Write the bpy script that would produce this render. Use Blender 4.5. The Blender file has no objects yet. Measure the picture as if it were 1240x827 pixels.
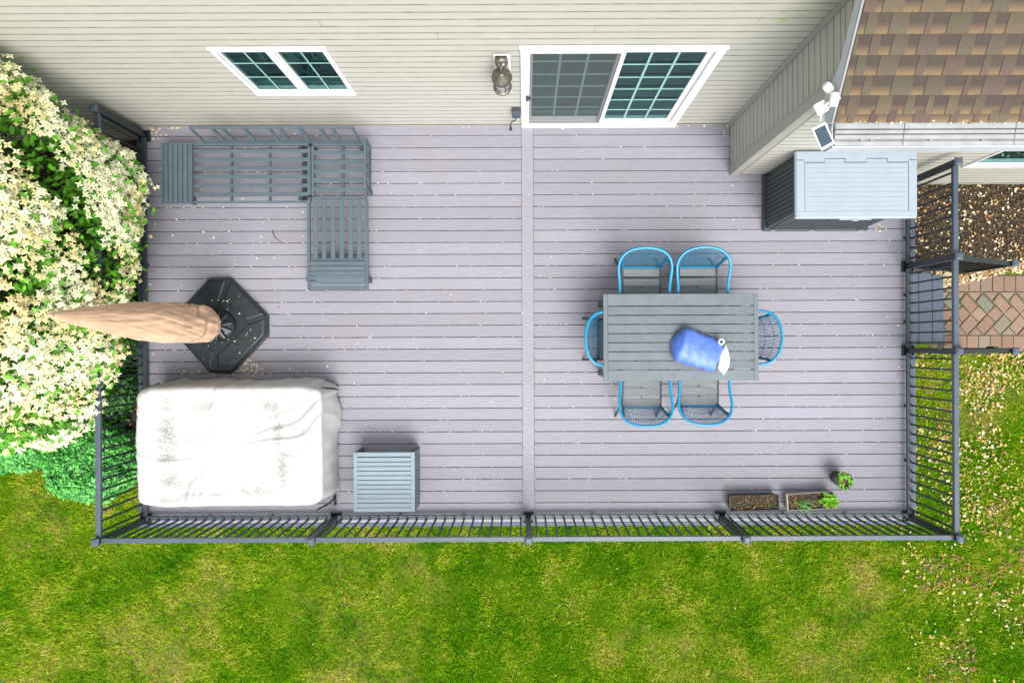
import bpy, math, random
import numpy as np
from mathutils import Vector, Matrix, noise as mnoise
random.seed(7); RNG = np.random.default_rng(7)
PI = math.pi
S = bpy.context.scene
COL = S.collection

# ------------------------------------------------------------------ camera, light
F = 827.0          # focal length in photo pixels (24 mm equivalent)
CZ = 8.35          # camera height above the deck (deck top is z = 0, lawn is z = GZ)
GZ = -0.60
ROT = 0.0038
cam = bpy.data.cameras.new('camera'); camo = bpy.data.objects.new('camera', cam); COL.objects.link(camo)
cam.sensor_width = 36.0; cam.sensor_fit = 'HORIZONTAL'; cam.lens = F/1240*36
cam.shift_x = -16/1240; cam.shift_y = 4.5/1240
cam.clip_start = 0.05; cam.clip_end = 3000
camo.location = (0, 0, CZ); camo.rotation_euler = (0, 0, -ROT)
S.camera = camo
W = bpy.data.worlds.new('World'); S.world = W; W.use_nodes = True
nt = W.node_tree; nt.nodes.clear()
sky = nt.nodes.new('ShaderNodeTexSky'); sky.sky_type = 'NISHITA'; sky.sun_disc = False
SUN_EL, SUN_AZ = math.radians(58), math.radians(160)      # azimuth clockwise from +Y
sky.sun_elevation = SUN_EL; sky.sun_rotation = SUN_AZ
sky.air_density = 1.0; sky.dust_density = 2.5; sky.ozone_density = 1.0
hs = nt.nodes.new('ShaderNodeHueSaturation'); hs.inputs['Saturation'].default_value = 0.30
bg = nt.nodes.new('ShaderNodeBackground'); bg.inputs[1].default_value = 0.15
wo = nt.nodes.new('ShaderNodeOutputWorld')
nt.links.new(sky.outputs[0], hs.inputs['Color']); nt.links.new(hs.outputs[0], bg.inputs[0]); nt.links.new(bg.outputs[0], wo.inputs[0])
sl = bpy.data.lights.new('sun', 'SUN'); sl.energy = 1.5; sl.angle = math.radians(34); sl.color = (1, .965, .91)
so = bpy.data.objects.new('sun', sl); COL.objects.link(so)
sd = Vector((math.sin(SUN_AZ)*math.cos(SUN_EL), math.cos(SUN_AZ)*math.cos(SUN_EL), math.sin(SUN_EL)))
so.rotation_euler = sd.to_track_quat('Z', 'Y').to_euler(); so.location = sd*30
S.view_settings.view_transform = 'Standard'; S.view_settings.look = 'None'
S.view_settings.exposure = 1.08; S.view_settings.gamma = 1.0
S.cycles.max_bounces = 6; S.cycles.transparent_max_bounces = 12

# ------------------------------------------------------------------ helpers
def P(px, py, z):
    """the point of height z that the survey photo shows at (px, py)"""
    vx, vy = px-636.0, py-418.0
    a, b = vx - ROT*vy, vy + ROT*vx
    s = F/(CZ-z)
    return Vector((a/s, -b/s, z))

def lin(c):
    return tuple(((v/12.92) if v <= .04045 else ((v+.055)/1.055)**2.4) for v in c)

class G:
    """small node graph writer"""
    def __init__(s, name):
        s.m = bpy.data.materials.new(name); s.m.use_nodes = True
        s.t = s.m.node_tree; s.b = s.t.nodes['Principled BSDF']; s.n = s.t.nodes; s.l = s.t.links
    def node(s, ty, **kw):
        n = s.n.new(ty)
        for k, v in kw.items(): setattr(n, k, v)
        return n
    def pos(s, scale=(1,1,1), kind='world', rot=(0,0,0)):
        if kind == 'world': o = s.node('ShaderNodeNewGeometry').outputs['Position']
        else: o = s.node('ShaderNodeTexCoord').outputs['Object']
        mp = s.node('ShaderNodeMapping'); mp.inputs['Scale'].default_value = scale; mp.inputs['Rotation'].default_value = rot
        s.l.new(o, mp.inputs[0]); return mp.outputs[0]
    def noise(s, vec, scale, detail=4, rough=.55, dist=0):
        n = s.node('ShaderNodeTexNoise'); n.inputs['Scale'].default_value = scale
        n.inputs['Detail'].default_value = detail; n.inputs['Roughness'].default_value = rough
        n.inputs['Distortion'].default_value = dist
        if vec is not None: s.l.new(vec, n.inputs['Vector'])
        return n.outputs['Fac']
    def ramp(s, fac, stops, interp='LINEAR'):
        r = s.node('ShaderNodeValToRGB'); r.color_ramp.interpolation = interp
        e = r.color_ramp.elements
        while len(e) < len(stops): e.new(.5)
        for i, (p, c) in enumerate(stops):
            e[i].position = p
            c = (c, c, c) if isinstance(c, (int, float)) else c
            e[i].color = (c[0], c[1], c[2], 1)
        s.l.new(fac, r.inputs[0]); return r.outputs[0]
    def mix(s, fac, a, b, mode='MIX'):
        m = s.node('ShaderNodeMix', data_type='RGBA', blend_type=mode)
        for inp, v in ((0, fac), (6, a), (7, b)):
            if isinstance(v, (int, float)): m.inputs[inp].default_value = v
            elif isinstance(v, (tuple, list)): m.inputs[inp].default_value = (v[0], v[1], v[2], 1)
            else: s.l.new(v, m.inputs[inp])
        return m.outputs[2]
    def math(s, op, a, b=0.0, clamp=False):
        m = s.node('ShaderNodeMath', operation=op); m.use_clamp = clamp
        for i, v in enumerate((a, b)):
            if isinstance(v, (int, float)): m.inputs[i].default_value = v
            else: s.l.new(v, m.inputs[i])
        return m.outputs[0]
    def rnd(s): return s.node('ShaderNodeObjectInfo').outputs['Random']
    def sep(s, vec):
        n = s.node('ShaderNodeSeparateXYZ'); s.l.new(vec, n.inputs[0]); return n.outputs
    def color(s, c):
        if isinstance(c, (tuple, list)): s.b.inputs['Base Color'].default_value = (c[0], c[1], c[2], 1)
        else: s.l.new(c, s.b.inputs['Base Color'])
    def rough(s, r):
        if isinstance(r, (int, float)): s.b.inputs['Roughness'].default_value = r
        else: s.l.new(r, s.b.inputs['Roughness'])
    def bump(s, h, strength=.3, dist=.01):
        b = s.node('ShaderNodeBump'); b.inputs['Strength'].default_value = strength; b.inputs['Distance'].default_value = dist
        s.l.new(h, b.inputs['Height']); s.l.new(b.outputs[0], s.b.inputs['Normal'])

def simple(name, c, rough=.5, metal=0, var=.12, scale=12, bump=.1, rand=0.0, spec=.5, coat=0):
    g = G(name)
    n = g.noise(g.pos(), scale, 5, .6)
    lo = tuple(v*(1-var) for v in c); hi = tuple(min(1, v*(1+var)) for v in c)
    cc = g.ramp(n, [(.3, lo), (.7, hi)])
    if rand:
        v = g.ramp(g.rnd(), [(0, 1-rand), (1, 1+rand)])
        cc = g.mix(1.0, cc, v, 'MULTIPLY')
    g.color(cc); g.b.inputs['Metallic'].default_value = metal
    g.rough(g.math('ADD', g.math('MULTIPLY', n, .2), rough-.1))
    g.b.inputs['Specular IOR Level'].default_value = spec
    g.b.inputs['Coat Weight'].default_value = coat
    if bump: g.bump(g.noise(g.pos(), scale*8, 3), bump, .003)
    return g.m

class MB:
    def __init__(s): s.v = []; s.f = []; s.mi = []
    def add(s, vs, fs, mi=0):
        n = len(s.v); s.v += [tuple(v) for v in vs]
        for f in fs: s.f.append(tuple(i+n for i in f)); s.mi.append(mi)
        return s
    def box(s, x0, x1, y0, y1, z0, z1, mi=0):
        vs = [(x, y, z) for z in (z0, z1) for y in (y0, y1) for x in (x0, x1)]
        return s.add(vs, [(0,2,3,1),(4,5,7,6),(0,1,5,4),(2,6,7,3),(0,4,6,2),(1,3,7,5)], mi)
    def prism(s, pts, z0, z1, mi=0, top=None):
        """polygon (counter-clockwise xy) extruded in z; top scales/moves the upper ring"""
        n = len(pts); up = top or pts
        vs = [(p[0], p[1], z0) for p in pts] + [(p[0], p[1], z1) for p in up]
        fs = [tuple(range(n-1, -1, -1)), tuple(range(n, 2*n))] + [(i, (i+1) % n, n+(i+1) % n, n+i) for i in range(n)]
        return s.add(vs, fs, mi)
    def bar(s, a, b, w, h, up=(0,0,1), mi=0):
        """box beam from a to b, w wide and h high"""
        a, b = Vector(a), Vector(b); d = (b-a).normalized(); up = Vector(up)
        if abs(d.dot(up)) > .98: up = Vector((0,1,0))
        r = d.cross(up).normalized(); u = r.cross(d).normalized()
        vs = [p + r*(w/2*i) + u*(h/2*j) for p in (a, b) for j in (-1, 1) for i in (-1, 1)]
        return s.add(vs, [(0,1,3,2),(4,6,7,5),(0,4,5,1),(2,3,7,6),(0,2,6,4),(1,5,7,3)], mi)
    def tube(s, pts, rad, n=8, closed=False, mi=0):
        pts = [Vector(p) for p in pts]; N = len(pts)
        rads = rad if isinstance(rad, (list, tuple)) else [rad]*N
        ring = []; pr = None
        for i, p in enumerate(pts):
            d = (pts[min(i+1, N-1)] - pts[max(i-1, 0)]).normalized() if not closed else (pts[(i+1) % N]-pts[i-1]).normalized()
            if pr is None:
                pr = d.orthogonal().normalized()
            pr = (pr - d*pr.dot(d)).normalized(); q = d.cross(pr)
            ring.append([p + (pr*math.cos(2*PI*k/n) + q*math.sin(2*PI*k/n))*rads[i] for k in range(n)])
        vs = [v for r in ring for v in r]; fs = []
        M = N if closed else N-1
        for i in range(M):
            j = (i+1) % N
            for k in range(n):
                fs.append((i*n+k, i*n+(k+1) % n, j*n+(k+1) % n, j*n+k))
        if not closed:
            fs.append(tuple(range(n-1, -1, -1))); fs.append(tuple((N-1)*n+k for k in range(n)))
        return s.add(vs, fs, mi)
    def lathe(s, prof, cx, cy, n=20, mi=0):
        vs = [(cx+r*math.cos(2*PI*k/n), cy+r*math.sin(2*PI*k/n), z) for r, z in prof for k in range(n)]
        fs = [(i*n+k, i*n+(k+1) % n, (i+1)*n+(k+1) % n, (i+1)*n+k) for i in range(len(prof)-1) for k in range(n)]
        return s.add(vs, fs, mi)
    def move(s, off): s.v = [(v[0]-off[0], v[1]-off[1], v[2]-off[2]) for v in s.v]; return s

OFF = {}
def link(name, me, parent=None):
    o = bpy.data.objects.new(name, me); COL.objects.link(o)
    if parent is not None: o.parent = parent
    OFF[o.name] = OFF.get(parent.name, (0,0,0)) if parent is not None else (0,0,0)
    return o
def tag(o, label=None, cat=None, group=None, kind=None):
    if label: o['label'] = label
    if cat: o['category'] = cat
    if group: o['group'] = group
    if kind: o['kind'] = kind
    return o
def thing(name, label, cat, loc=(0,0,0), group=None):
    o = bpy.data.objects.new(name, None); COL.objects.link(o); o.location = loc
    o.empty_display_size = .2
    OFF[o.name] = tuple(loc); return tag(o, label, cat, group)
def build(name, mb, mats, parent=None, bev=0, smooth=False, kind=None, label=None):
    off = OFF.get(parent.name, (0,0,0)) if parent is not None else (0,0,0)
    mb.move(off)
    me = bpy.data.meshes.new(name); me.from_pydata(mb.v, [], mb.f)
    if not isinstance(mats, (list, tuple)): mats = [mats]
    for m in mats: me.materials.append(m)
    if len(mats) > 1: me.polygons.foreach_set('material_index', mb.mi)
    if smooth: me.polygons.foreach_set('use_smooth', [True]*len(me.polygons))
    me.update()
    o = link(name, me, parent)
    if bev:
        b = o.modifiers.new('bevel', 'BEVEL'); b.width = bev; b.segments = 2; b.limit_method = 'ANGLE'; b.angle_limit = .6
    if kind: o['kind'] = kind
    if label: o['label'] = label
    return o
def inst(name, me, parent, loc, rot=(0,0,0), scale=(1,1,1)):
    """one more piece that shares mesh data; loc in world coordinates"""
    o = bpy.data.objects.new(name, me); COL.objects.link(o)
    off = (0,0,0)
    if parent is not None:
        o.parent = parent; off = OFF.get(parent.name, (0,0,0))
    o.location = (loc[0]-off[0], loc[1]-off[1], loc[2]-off[2]); o.rotation_euler = rot; o.scale = scale
    return o
def copy_tree(o, parent=None):
    c = o.copy(); COL.objects.link(c); c.parent = parent
    for ch in [x for x in o.children]: copy_tree(ch, c)
    return c
def npmesh(name, verts, faces, mats, mi=None, smooth=False):
    """fast mesh from numpy arrays, all faces with the same vertex count"""
    me = bpy.data.meshes.new(name); n = len(faces); k = faces.shape[1]
    me.vertices.add(len(verts)); me.vertices.foreach_set('co', np.asarray(verts, dtype=np.float32).ravel())
    me.loops.add(n*k); me.loops.foreach_set('vertex_index', faces.astype(np.int32).ravel())
    me.polygons.add(n); me.polygons.foreach_set('loop_start', np.arange(0, n*k, k, dtype=np.int32))
    for m in mats: me.materials.append(m)
    if mi is not None: me.polygons.foreach_set('material_index', mi.astype(np.int32))
    if smooth: me.polygons.foreach_set('use_smooth', np.ones(n, dtype=bool))
    me.update(calc_edges=True); return me

# ------------------------------------------------------------------ materials
def m_deck():
    g = G('composite_board')
    w = g.pos((1.2, 14, 1)); rnd = g.rnd()
    comb = g.node('ShaderNodeCombineXYZ'); g.l.new(g.math('MULTIPLY', rnd, 37.0), comb.inputs[2])
    ad = g.node('ShaderNodeVectorMath', operation='ADD'); g.l.new(w, ad.inputs[0]); g.l.new(comb.outputs[0], ad.inputs[1])
    n = g.noise(ad.outputs[0], 6, 8, .72, .6)
    base = g.ramp(n, [(.24, (.205,.199,.236)), (.46, (.262,.256,.302)), (.76, (.312,.306,.352))])
    k = g.noise(ad.outputs[0], 3.0, 6, .75, 1.8)
    base = g.mix(g.ramp(k, [(.63, 0.0), (.71, .65)]), base, (.13,.115,.14))
    base = g.mix(1.0, base, g.ramp(rnd, [(0, .91), (1, 1.07)]), 'MULTIPLY')
    st = g.noise(g.pos(), 1.1, 4, .6)
    base = g.mix(g.ramp(st, [(.48, 0.0), (.75, .45)]), base, (.25,.225,.205))
    g.color(base); g.rough(.62); g.bump(n, .25, .003); return g.m
M_DECK = m_deck()
M_FRAME_DK = simple('dark_joist', (.03,.03,.032), .8)
M_RAILD = simple('charcoal_powder_coat', (.016,.024,.030), .38, .0, .15, 9, .05)
M_RAILM = simple('charcoal_rail_metal', (.040,.054,.064), .4, 0, .2, 9, .05)
M_RAILT = simple('charcoal_rail_cap', (.070,.092,.120), .34, .0, .12, 6, .05)
def m_siding():
    g = G('vinyl_siding')
    n = g.noise(g.pos((.5,.5,8)), 6, 4)
    c = g.ramp(n, [(.3, (.40,.39,.345)), (.7, (.46,.45,.40))])
    n2 = g.noise(g.pos(), 1.3, 5, .65)
    c = g.mix(g.ramp(n2, [(.5, 0.0), (.78, .3)]), c, (.42,.40,.32))
    # green algae by the inner corner, high on the wall
    sp = g.sep(g.pos((1,1,1)))
    dx = g.math('ABSOLUTE', g.math('SUBTRACT', sp[0], 2.16)); dz = g.math('ABSOLUTE', g.math('SUBTRACT', sp[2], 2.72))
    d = g.math('ADD', g.math('MULTIPLY', dx, 3.2), g.math('MULTIPLY', dz, 2.3))
    msk = g.math('SUBTRACT', g.ramp(g.noise(g.pos((1,1,2.5)), 9, 6, .7), [(.4, 0.0), (.62, 1.0)]), d, True)
    c = g.mix(msk, c, (.30,.37,.13))
    g.color(c); g.rough(.5); g.bump(g.noise(g.pos((30,30,4)), 8, 3), .12, .002); return g.m
M_SID = m_siding()
M_LIP = simple('dark_siding_line', (.235,.23,.19), .8, 0, .35, 7, .1)  # darker siding tone for the course lips and vertical joints
M_TRIM = simple('white_vinyl_trim', (.76,.77,.76), .35, 0, .04, 5, .03)
M_TRIMG = simple('painted_corner_trim', (.36,.355,.31), .45, 0, .06, 6, .04)
M_FASC = simple('white_aluminium_fascia', (.47,.50,.55), .42, 0, .07, 5, .05)
M_GUT = simple('gutter_aluminium', (.36,.37,.365), .38, .1, .14, 9, .05)
M_GUTD = simple('dark_gutter_metal', (.24,.24,.23), .6, 0, .2, 9, .05)  # darker grey for the guard grooves and the drip edge
M_MUNT = simple('muntin_bar', (.27,.50,.42), .4, 0, .05, 5, 0)
def m_glass(name, tint, refl=.10):
    g = G(name); g.n.remove(g.b)
    tr = g.node('ShaderNodeBsdfTransparent'); tr.inputs[0].default_value = (*tint, 1)
    gl = g.node('ShaderNodeBsdfGlossy'); gl.inputs['Roughness'].default_value = .02; gl.inputs[0].default_value = (.42,.78,.80,1)
    fr = g.node('ShaderNodeFresnel'); fr.inputs[0].default_value = 1.5
    mx = g.node('ShaderNodeMixShader'); g.l.new(g.math('ADD', fr.outputs[0], refl, True), mx.inputs[0])
    g.l.new(tr.outputs[0], mx.inputs[1]); g.l.new(gl.outputs[0], mx.inputs[2])
    g.l.new(mx.outputs[0], g.n['Material Output'].inputs[0]); return g.m
M_GLASS = m_glass('window_glass', (.50,.80,.76), .05)
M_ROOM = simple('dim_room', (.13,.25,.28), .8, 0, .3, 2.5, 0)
M_ROOMFL = simple('room_floor', (.12,.10,.085), .6, 0, .3, 3, 0)
M_CURT = simple('room_curtain', (.22,.33,.30), .8, 0, .15, 6, 0)
def m_screen():
    g = G('insect_screen'); g.color((.10,.115,.115)); g.rough(.7)
    tr = g.node('ShaderNodeBsdfTransparent'); mx = g.node('ShaderNodeMixShader'); mx.inputs[0].default_value = .52
    g.l.new(tr.outputs[0], mx.inputs[1]); g.l.new(g.b.outputs[0], mx.inputs[2]); g.l.new(mx.outputs[0], g.n['Material Output'].inputs[0])
    return g.m
M_SCREEN = m_screen()
def m_shingle(name, kind):
    g = G(name); r = g.rnd(); o = g.sep(g.pos(kind='obj'))
    gr = g.noise(g.pos(), 220, 2, .8); gr2 = g.noise(g.pos(), 45, 4, .7)
    plain = g.ramp(r, [(0, (.094,.076,.050)), (.3, (.098,.064,.050)), (.55, (.084,.072,.048)), (.8, (.114,.088,.052)), (1, (.078,.052,.044))])
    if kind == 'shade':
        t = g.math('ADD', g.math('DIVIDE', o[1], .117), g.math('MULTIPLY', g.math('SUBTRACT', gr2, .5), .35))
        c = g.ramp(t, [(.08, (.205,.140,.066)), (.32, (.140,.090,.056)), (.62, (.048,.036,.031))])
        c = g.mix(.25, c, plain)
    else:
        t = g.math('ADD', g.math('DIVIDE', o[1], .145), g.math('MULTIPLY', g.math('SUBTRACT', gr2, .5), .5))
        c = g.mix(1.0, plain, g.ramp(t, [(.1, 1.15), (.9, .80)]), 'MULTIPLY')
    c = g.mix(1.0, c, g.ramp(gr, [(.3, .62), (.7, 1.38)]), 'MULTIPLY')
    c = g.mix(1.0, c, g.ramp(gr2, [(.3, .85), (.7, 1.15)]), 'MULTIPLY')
    g.color(c); g.rough(.9); g.bump(gr, .6, .004); return g.m
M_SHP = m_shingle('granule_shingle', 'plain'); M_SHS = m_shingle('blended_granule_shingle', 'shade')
M_SOFA = simple('slate_blue_aluminium', (.082,.116,.140), .45, 0, .10, 8, .06, .05)
M_SOFAD = simple('dark_slate_frame', (.052,.085,.105), .5, 0, .1, 8, .06)
M_TABLE = simple('grey_slat_table', (.124,.150,.166), .45, 0, .10, 7, .06, .05)
M_LEGD = simple('charcoal_chair_frame', (.045,.052,.056), .45, 0, .1, 8, .05)
M_SEAT = simple('grey_seat_slat', (.165,.185,.190), .55, 0, .12, 9, .08, .06)
M_BLUE = simple('blue_painted_tube', (.006,.250,.440), .28, 0, .06, 8, 0, coat=.3)
M_BLUED = simple('shaded_blue_flat_bar', (.006,.150,.27), .4, 0, .1, 8, 0)  # tube blue made darker, the shade on the bar put into its colour
M_ROPE = simple('teal_rope', (.012,.150,.260), .6, 0, .2, 20, .2)
M_SIDE = simple('light_slate_side_table', (.215,.282,.315), .45, 0, .07, 8, .05, .04)
M_BOXD = simple('charcoal_resin', (.035,.048,.052), .5, 0, .18, 14, .15)
M_BOXL = simple('pale_grey_resin', (.315,.38,.43), .45, 0, .04, 6, .12)
M_BOXG = simple('lid_gap', (.10,.12,.14), .7)
def m_cloth_white():
    g = G('white_cover_cloth'); p = g.pos()
    n = g.noise(p, 3, 5)
    c = g.ramp(n, [(.3, (.50,.50,.492)), (.7, (.56,.56,.55))])
    sp = g.sep(g.pos()); gr = g.noise(g.pos(), 55, 5, .8); gr2 = g.noise(g.pos((1,1,1)), 4.5, 5, .7)
    gr3 = g.noise(g.pos(), 3.2, 3)
    def spot(cx, cy, kx, ky):
        dx = g.math('MULTIPLY', g.math('SUBTRACT', sp[0], cx), kx); dy = g.math('MULTIPLY', g.math('SUBTRACT', sp[1], cy), ky)
        return g.math('SUBTRACT', 1.0, g.math('ADD', g.math('MULTIPLY', dx, dx), g.math('MULTIPLY', dy, dy)), True)
    m = spot(-4.03, -1.02, 7.0, 1.6)
    for a in ((-3.93,-1.52,4.5,9.0), (-2.72,-1.40,11,3.2), (-2.86,-.68,7.5,11), (-2.77,-.95,14,3.5), (-3.02,-1.62,3.5,14), (-3.6,-1.66,2.5,22)):
        m = g.math('MAXIMUM', m, spot(*a))
    m = g.math('MULTIPLY', m, g.ramp(gr2, [(.30, 0.0), (.52, 1.0)]))
    m = g.math('MULTIPLY', m, g.ramp(gr, [(.40, 0.0), (.58, 1.0)]))
    c = g.mix(g.math('MULTIPLY', m, .85), c, (.16,.155,.12))
    g.color(c); g.rough(.75); g.bump(g.noise(g.pos(), 160, 3), .1, .002)
    g.b.inputs['Specular IOR Level'].default_value = .25
    return g.m
M_COVER = m_cloth_white()
M_STRAP = simple('black_strap', (.02,.02,.02), .5)
def m_tan():
    g = G('tan_umbrella_cover'); n = g.noise(g.pos(), 5, 6, .6)
    g.color(g.ramp(n, [(.3, (.58,.365,.235)), (.7, (.70,.46,.31))])); g.rough(.7)
    g.bump(g.noise(g.pos((1,1,.5)), 9, 5, .6), .35, .02); return g.m
M_TAN = m_tan()
M_TANB = simple('tan_webbing', (.46,.29,.19), .8, 0, .15, 30, .2)
M_BASE = simple('black_resin_base', (.022,.030,.036), .33, 0, .2, 18, .12)
M_BLK = simple('black_plastic', (.012,.014,.015), .4)
def m_bag():
    g = G('blue_plastic_bag'); n = g.noise(g.pos(), 7, 5, .6)
    g.color(g.ramp(n, [(.35, (.060,.145,.52)), (.7, (.12,.22,.62))])); g.rough(.42); g.b.inputs['Coat Weight'].default_value = .08
    g.bump(g.noise(g.pos((1,1,1)), 16, 4, .6), .45, .02); return g.m
M_BAG = m_bag()
M_BAGW = simple('white_plastic_film', (.70,.76,.78), .35, 0, .08, 14, .3)
M_WHITE = simple('white_plastic', (.80,.80,.77), .4, 0, .04)
M_CELL = simple('solar_cell', (.045,.075,.105), .25, 0, .1)
M_METAL = simple('weathered_bronze', (.16,.15,.12), .35, .6, .35, 30, .2)
def m_lamp():
    g = G('seeded_glass'); g.color((.32,.34,.30)); g.rough(.12); g.b.inputs['Transmission Weight'].default_value = .55
    g.bump(g.noise(g.pos(), 60, 2), .4, .01); return g.m
M_LAMP = m_lamp()
def m_grassground():
    g = G('lawn_soil'); p = g.pos()
    n = g.noise(p, .55, 6, .65); n2 = g.noise(p, 22, 5, .7)
    c = g.ramp(n, [(.36, (.040,.110,.002)), (.52, (.100,.160,.006)), (.66, (.22,.18,.05))])
    c = g.mix(1.0, c, g.ramp(n2, [(.3, .6), (.7, 1.35)]), 'MULTIPLY')
    g.color(c); g.rough(1.0); g.b.inputs['Specular IOR Level'].default_value = 0; g.bump(n2, .8, .03); return g.m
M_LAWN = m_grassground()
def m_blade():
    g = G('grass_blade'); p = g.pos()
    big = g.noise(g.pos((1,1,0)), .62, 5, .62); mid = g.noise(g.pos((1,1,0)), 2.6, 5, .7); fine = g.noise(g.pos((1,1,0)), 60, 2, .5)
    v = g.math('ADD', g.math('MULTIPLY', big, .38), g.math('MULTIPLY', mid, .60))
    v = g.math('ADD', v, g.math('MULTIPLY', g.math('SUBTRACT', fine, .5), .46))
    c = g.ramp(v, [(.34, (.034,.185,.004)), (.44, (.105,.320,.006)), (.525, (.290,.450,.012)), (.58, (.56,.56,.060)), (.645, (.64,.50,.22)), (.70, (.42,.26,.15))])
    g.color(c); g.rough(1.0); g.b.inputs['Specular IOR Level'].default_value = 0
    return g.m
M_BLADE = m_blade()
M_MULCH = simple('dark_mulch', (.050,.036,.022), .95, 0, .5, 26, .8)
M_CHIP = [simple('mulch_chip', (.055,.036,.020), .9, 0, .4, 30, .3), simple('pale_mulch_chip', (.14,.10,.055), .9, 0, .4, 30, .3)]
M_PETAL = [simple('cream_petal', (.68,.62,.42), .7, 0, .15, 40, 0), simple('tan_petal', (.40,.235,.085), .7, 0, .3, 40, 0), simple('orange_leaf', (.36,.14,.045), .7, 0, .3, 40, 0)]
M_DUST = simple('pale_seed_dust', (.40,.385,.38), .8, 0, .2, 40, 0)
M_STRAW = simple('yellow_leaf', (.50,.40,.09), .8, 0, .25, 40, 0)
M_BRACT = [simple('white_bract', (.80,.80,.52), .6, 0, .06, 30, 0), simple('cream_bract', (.80,.74,.36), .6, 0, .08, 30, 0), simple('peach_bract', (.72,.58,.28), .6, 0, .15, 30, 0)]
M_BCEN = simple('flower_centre', (.20,.24,.05), .7)
def m_leaf(name, c1, c2, sc=9):
    g = G(name); n = g.noise(g.pos(), sc, 3, .6)
    g.color(g.ramp(n, [(.3, c1), (.7, c2)])); g.rough(.42); g.b.inputs['Specular IOR Level'].default_value = .35
    return g.m
M_LEAF = [m_leaf('dogwood_leaf', (.050,.190,.008), (.110,.340,.012)), m_leaf('young_dogwood_leaf', (.08,.33,.012), (.16,.46,.02))]
M_SHRUB = [m_leaf('juniper_needles', (.025,.17,.030), (.06,.30,.045)), m_leaf('juniper_tip', (.09,.44,.07), (.17,.56,.10))]
M_DKLEAF = [m_leaf('dark_groundcover_leaf', (.010,.045,.010), (.030,.110,.018)), m_leaf('groundcover_leaf', (.04,.15,.02), (.07,.21,.03))]
M_BARK = simple('grey_bark', (.10,.080,.060), .9, 0, .3, 18, .6)
def m_paver():
    g = G('clay_paver'); r = g.rnd(); n = g.noise(g.pos(), 60, 5, .75)
    c = g.ramp(r, [(0, (.215,.135,.095)), (.35, (.265,.185,.130)), (.6, (.225,.145,.110)), (.72, (.19,.170,.120)), (.85, (.165,.170,.125)), (1, (.28,.195,.140))])
    c = g.mix(1.0, c, g.ramp(n, [(.3, .72), (.7, 1.25)]), 'MULTIPLY')
    n2 = g.noise(g.pos(), 7, 5, .7); c = g.mix(g.ramp(n2, [(.55, 0.0), (.8, .5)]), c, (.17,.16,.09))
    g.color(c); g.rough(.9); g.bump(n, .5, .005); return g.m
M_PAVER = m_paver()
M_SAND = simple('mossy_joint_sand', (.10,.09,.045), .95, 0, .4, 30, .4)
M_SOIL = simple('potting_soil', (.055,.035,.024), .95, 0, .5, 50, .6)
M_POTB = simple('black_plastic_pot', (.020,.024,.024), .4)
M_POTT = simple('pale_tan_planter', (.42,.385,.33), .6)
M_LETT = m_leaf('lettuce_leaf', (.16,.42,.02), (.26,.56,.05), 30)
M_CONC = simple('concrete_foundation', (.33,.31,.27), .9, 0, .15, 10, .3)
M_TREAD = simple('slate_stair_board', (.075,.096,.130), .6, 0, .12, 14, .15, .05)

# ------------------------------------------------------------------ ground
def ground():
    mb = MB(); mb.add([(-400,-400,GZ),(400,-400,GZ),(400,400,GZ),(-400,400,GZ)], [(0,1,2,3)])
    tag(build('lawn', mb, M_LAWN), 'patchy yellow green lawn around the deck', kind='structure')
ground()
DX0, DX1, DY0, DY1 = -4.735, 4.775, -2.208, 2.699
WY2 = 2.085; WX3 = 2.53      # wing walls

def outline(pts, seed, amp=.05, step=.15):
    out = []
    for i in range(len(pts)):
        a, b = Vector(pts[i]), Vector(pts[(i+1) % len(pts)]); n = max(1, int((b-a).length/step))
        for k in range(n):
            p = a.lerp(b, k/n); v = mnoise.noise_vector(Vector((p.x*2+seed, p.y*2, seed)))
            out.append((p.x+v.x*amp*2, p.y+v.y*amp*2))
    return out
BED_L = [(-4.62,-1.72),(-4.62,2.67),(-9.5,2.67),(-9.5,-.2),(-6.9,-1.5),(-5.7,-1.75),(-5.2,-1.62)]
BED_R = [(4.66,.93),(6.0,1.02),(9.8,1.15),(9.8,2.06),(4.66,2.06)]
for nm, pts, lab in (('mulch_bed', BED_L[::-1], 'dark mulch bed under the flowering tree'), ('mulch_bed', BED_R, 'leaf strewn mulch bed below the wing wall')):
    mb = MB(); mb.prism(outline(pts, 3), GZ-.05, GZ+.02)
    tag(build(nm, mb, M_MULCH), lab, kind='structure')

def inpoly(x, y, poly):
    c = False; n = len(poly)
    for i in range(n):
        x1, y1 = poly[i]; x2, y2 = poly[i-1]
        if (y1 > y) != (y2 > y) and x < (x2-x1)*(y-y1)/(y2-y1)+x1: c = not c
    return c

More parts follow.
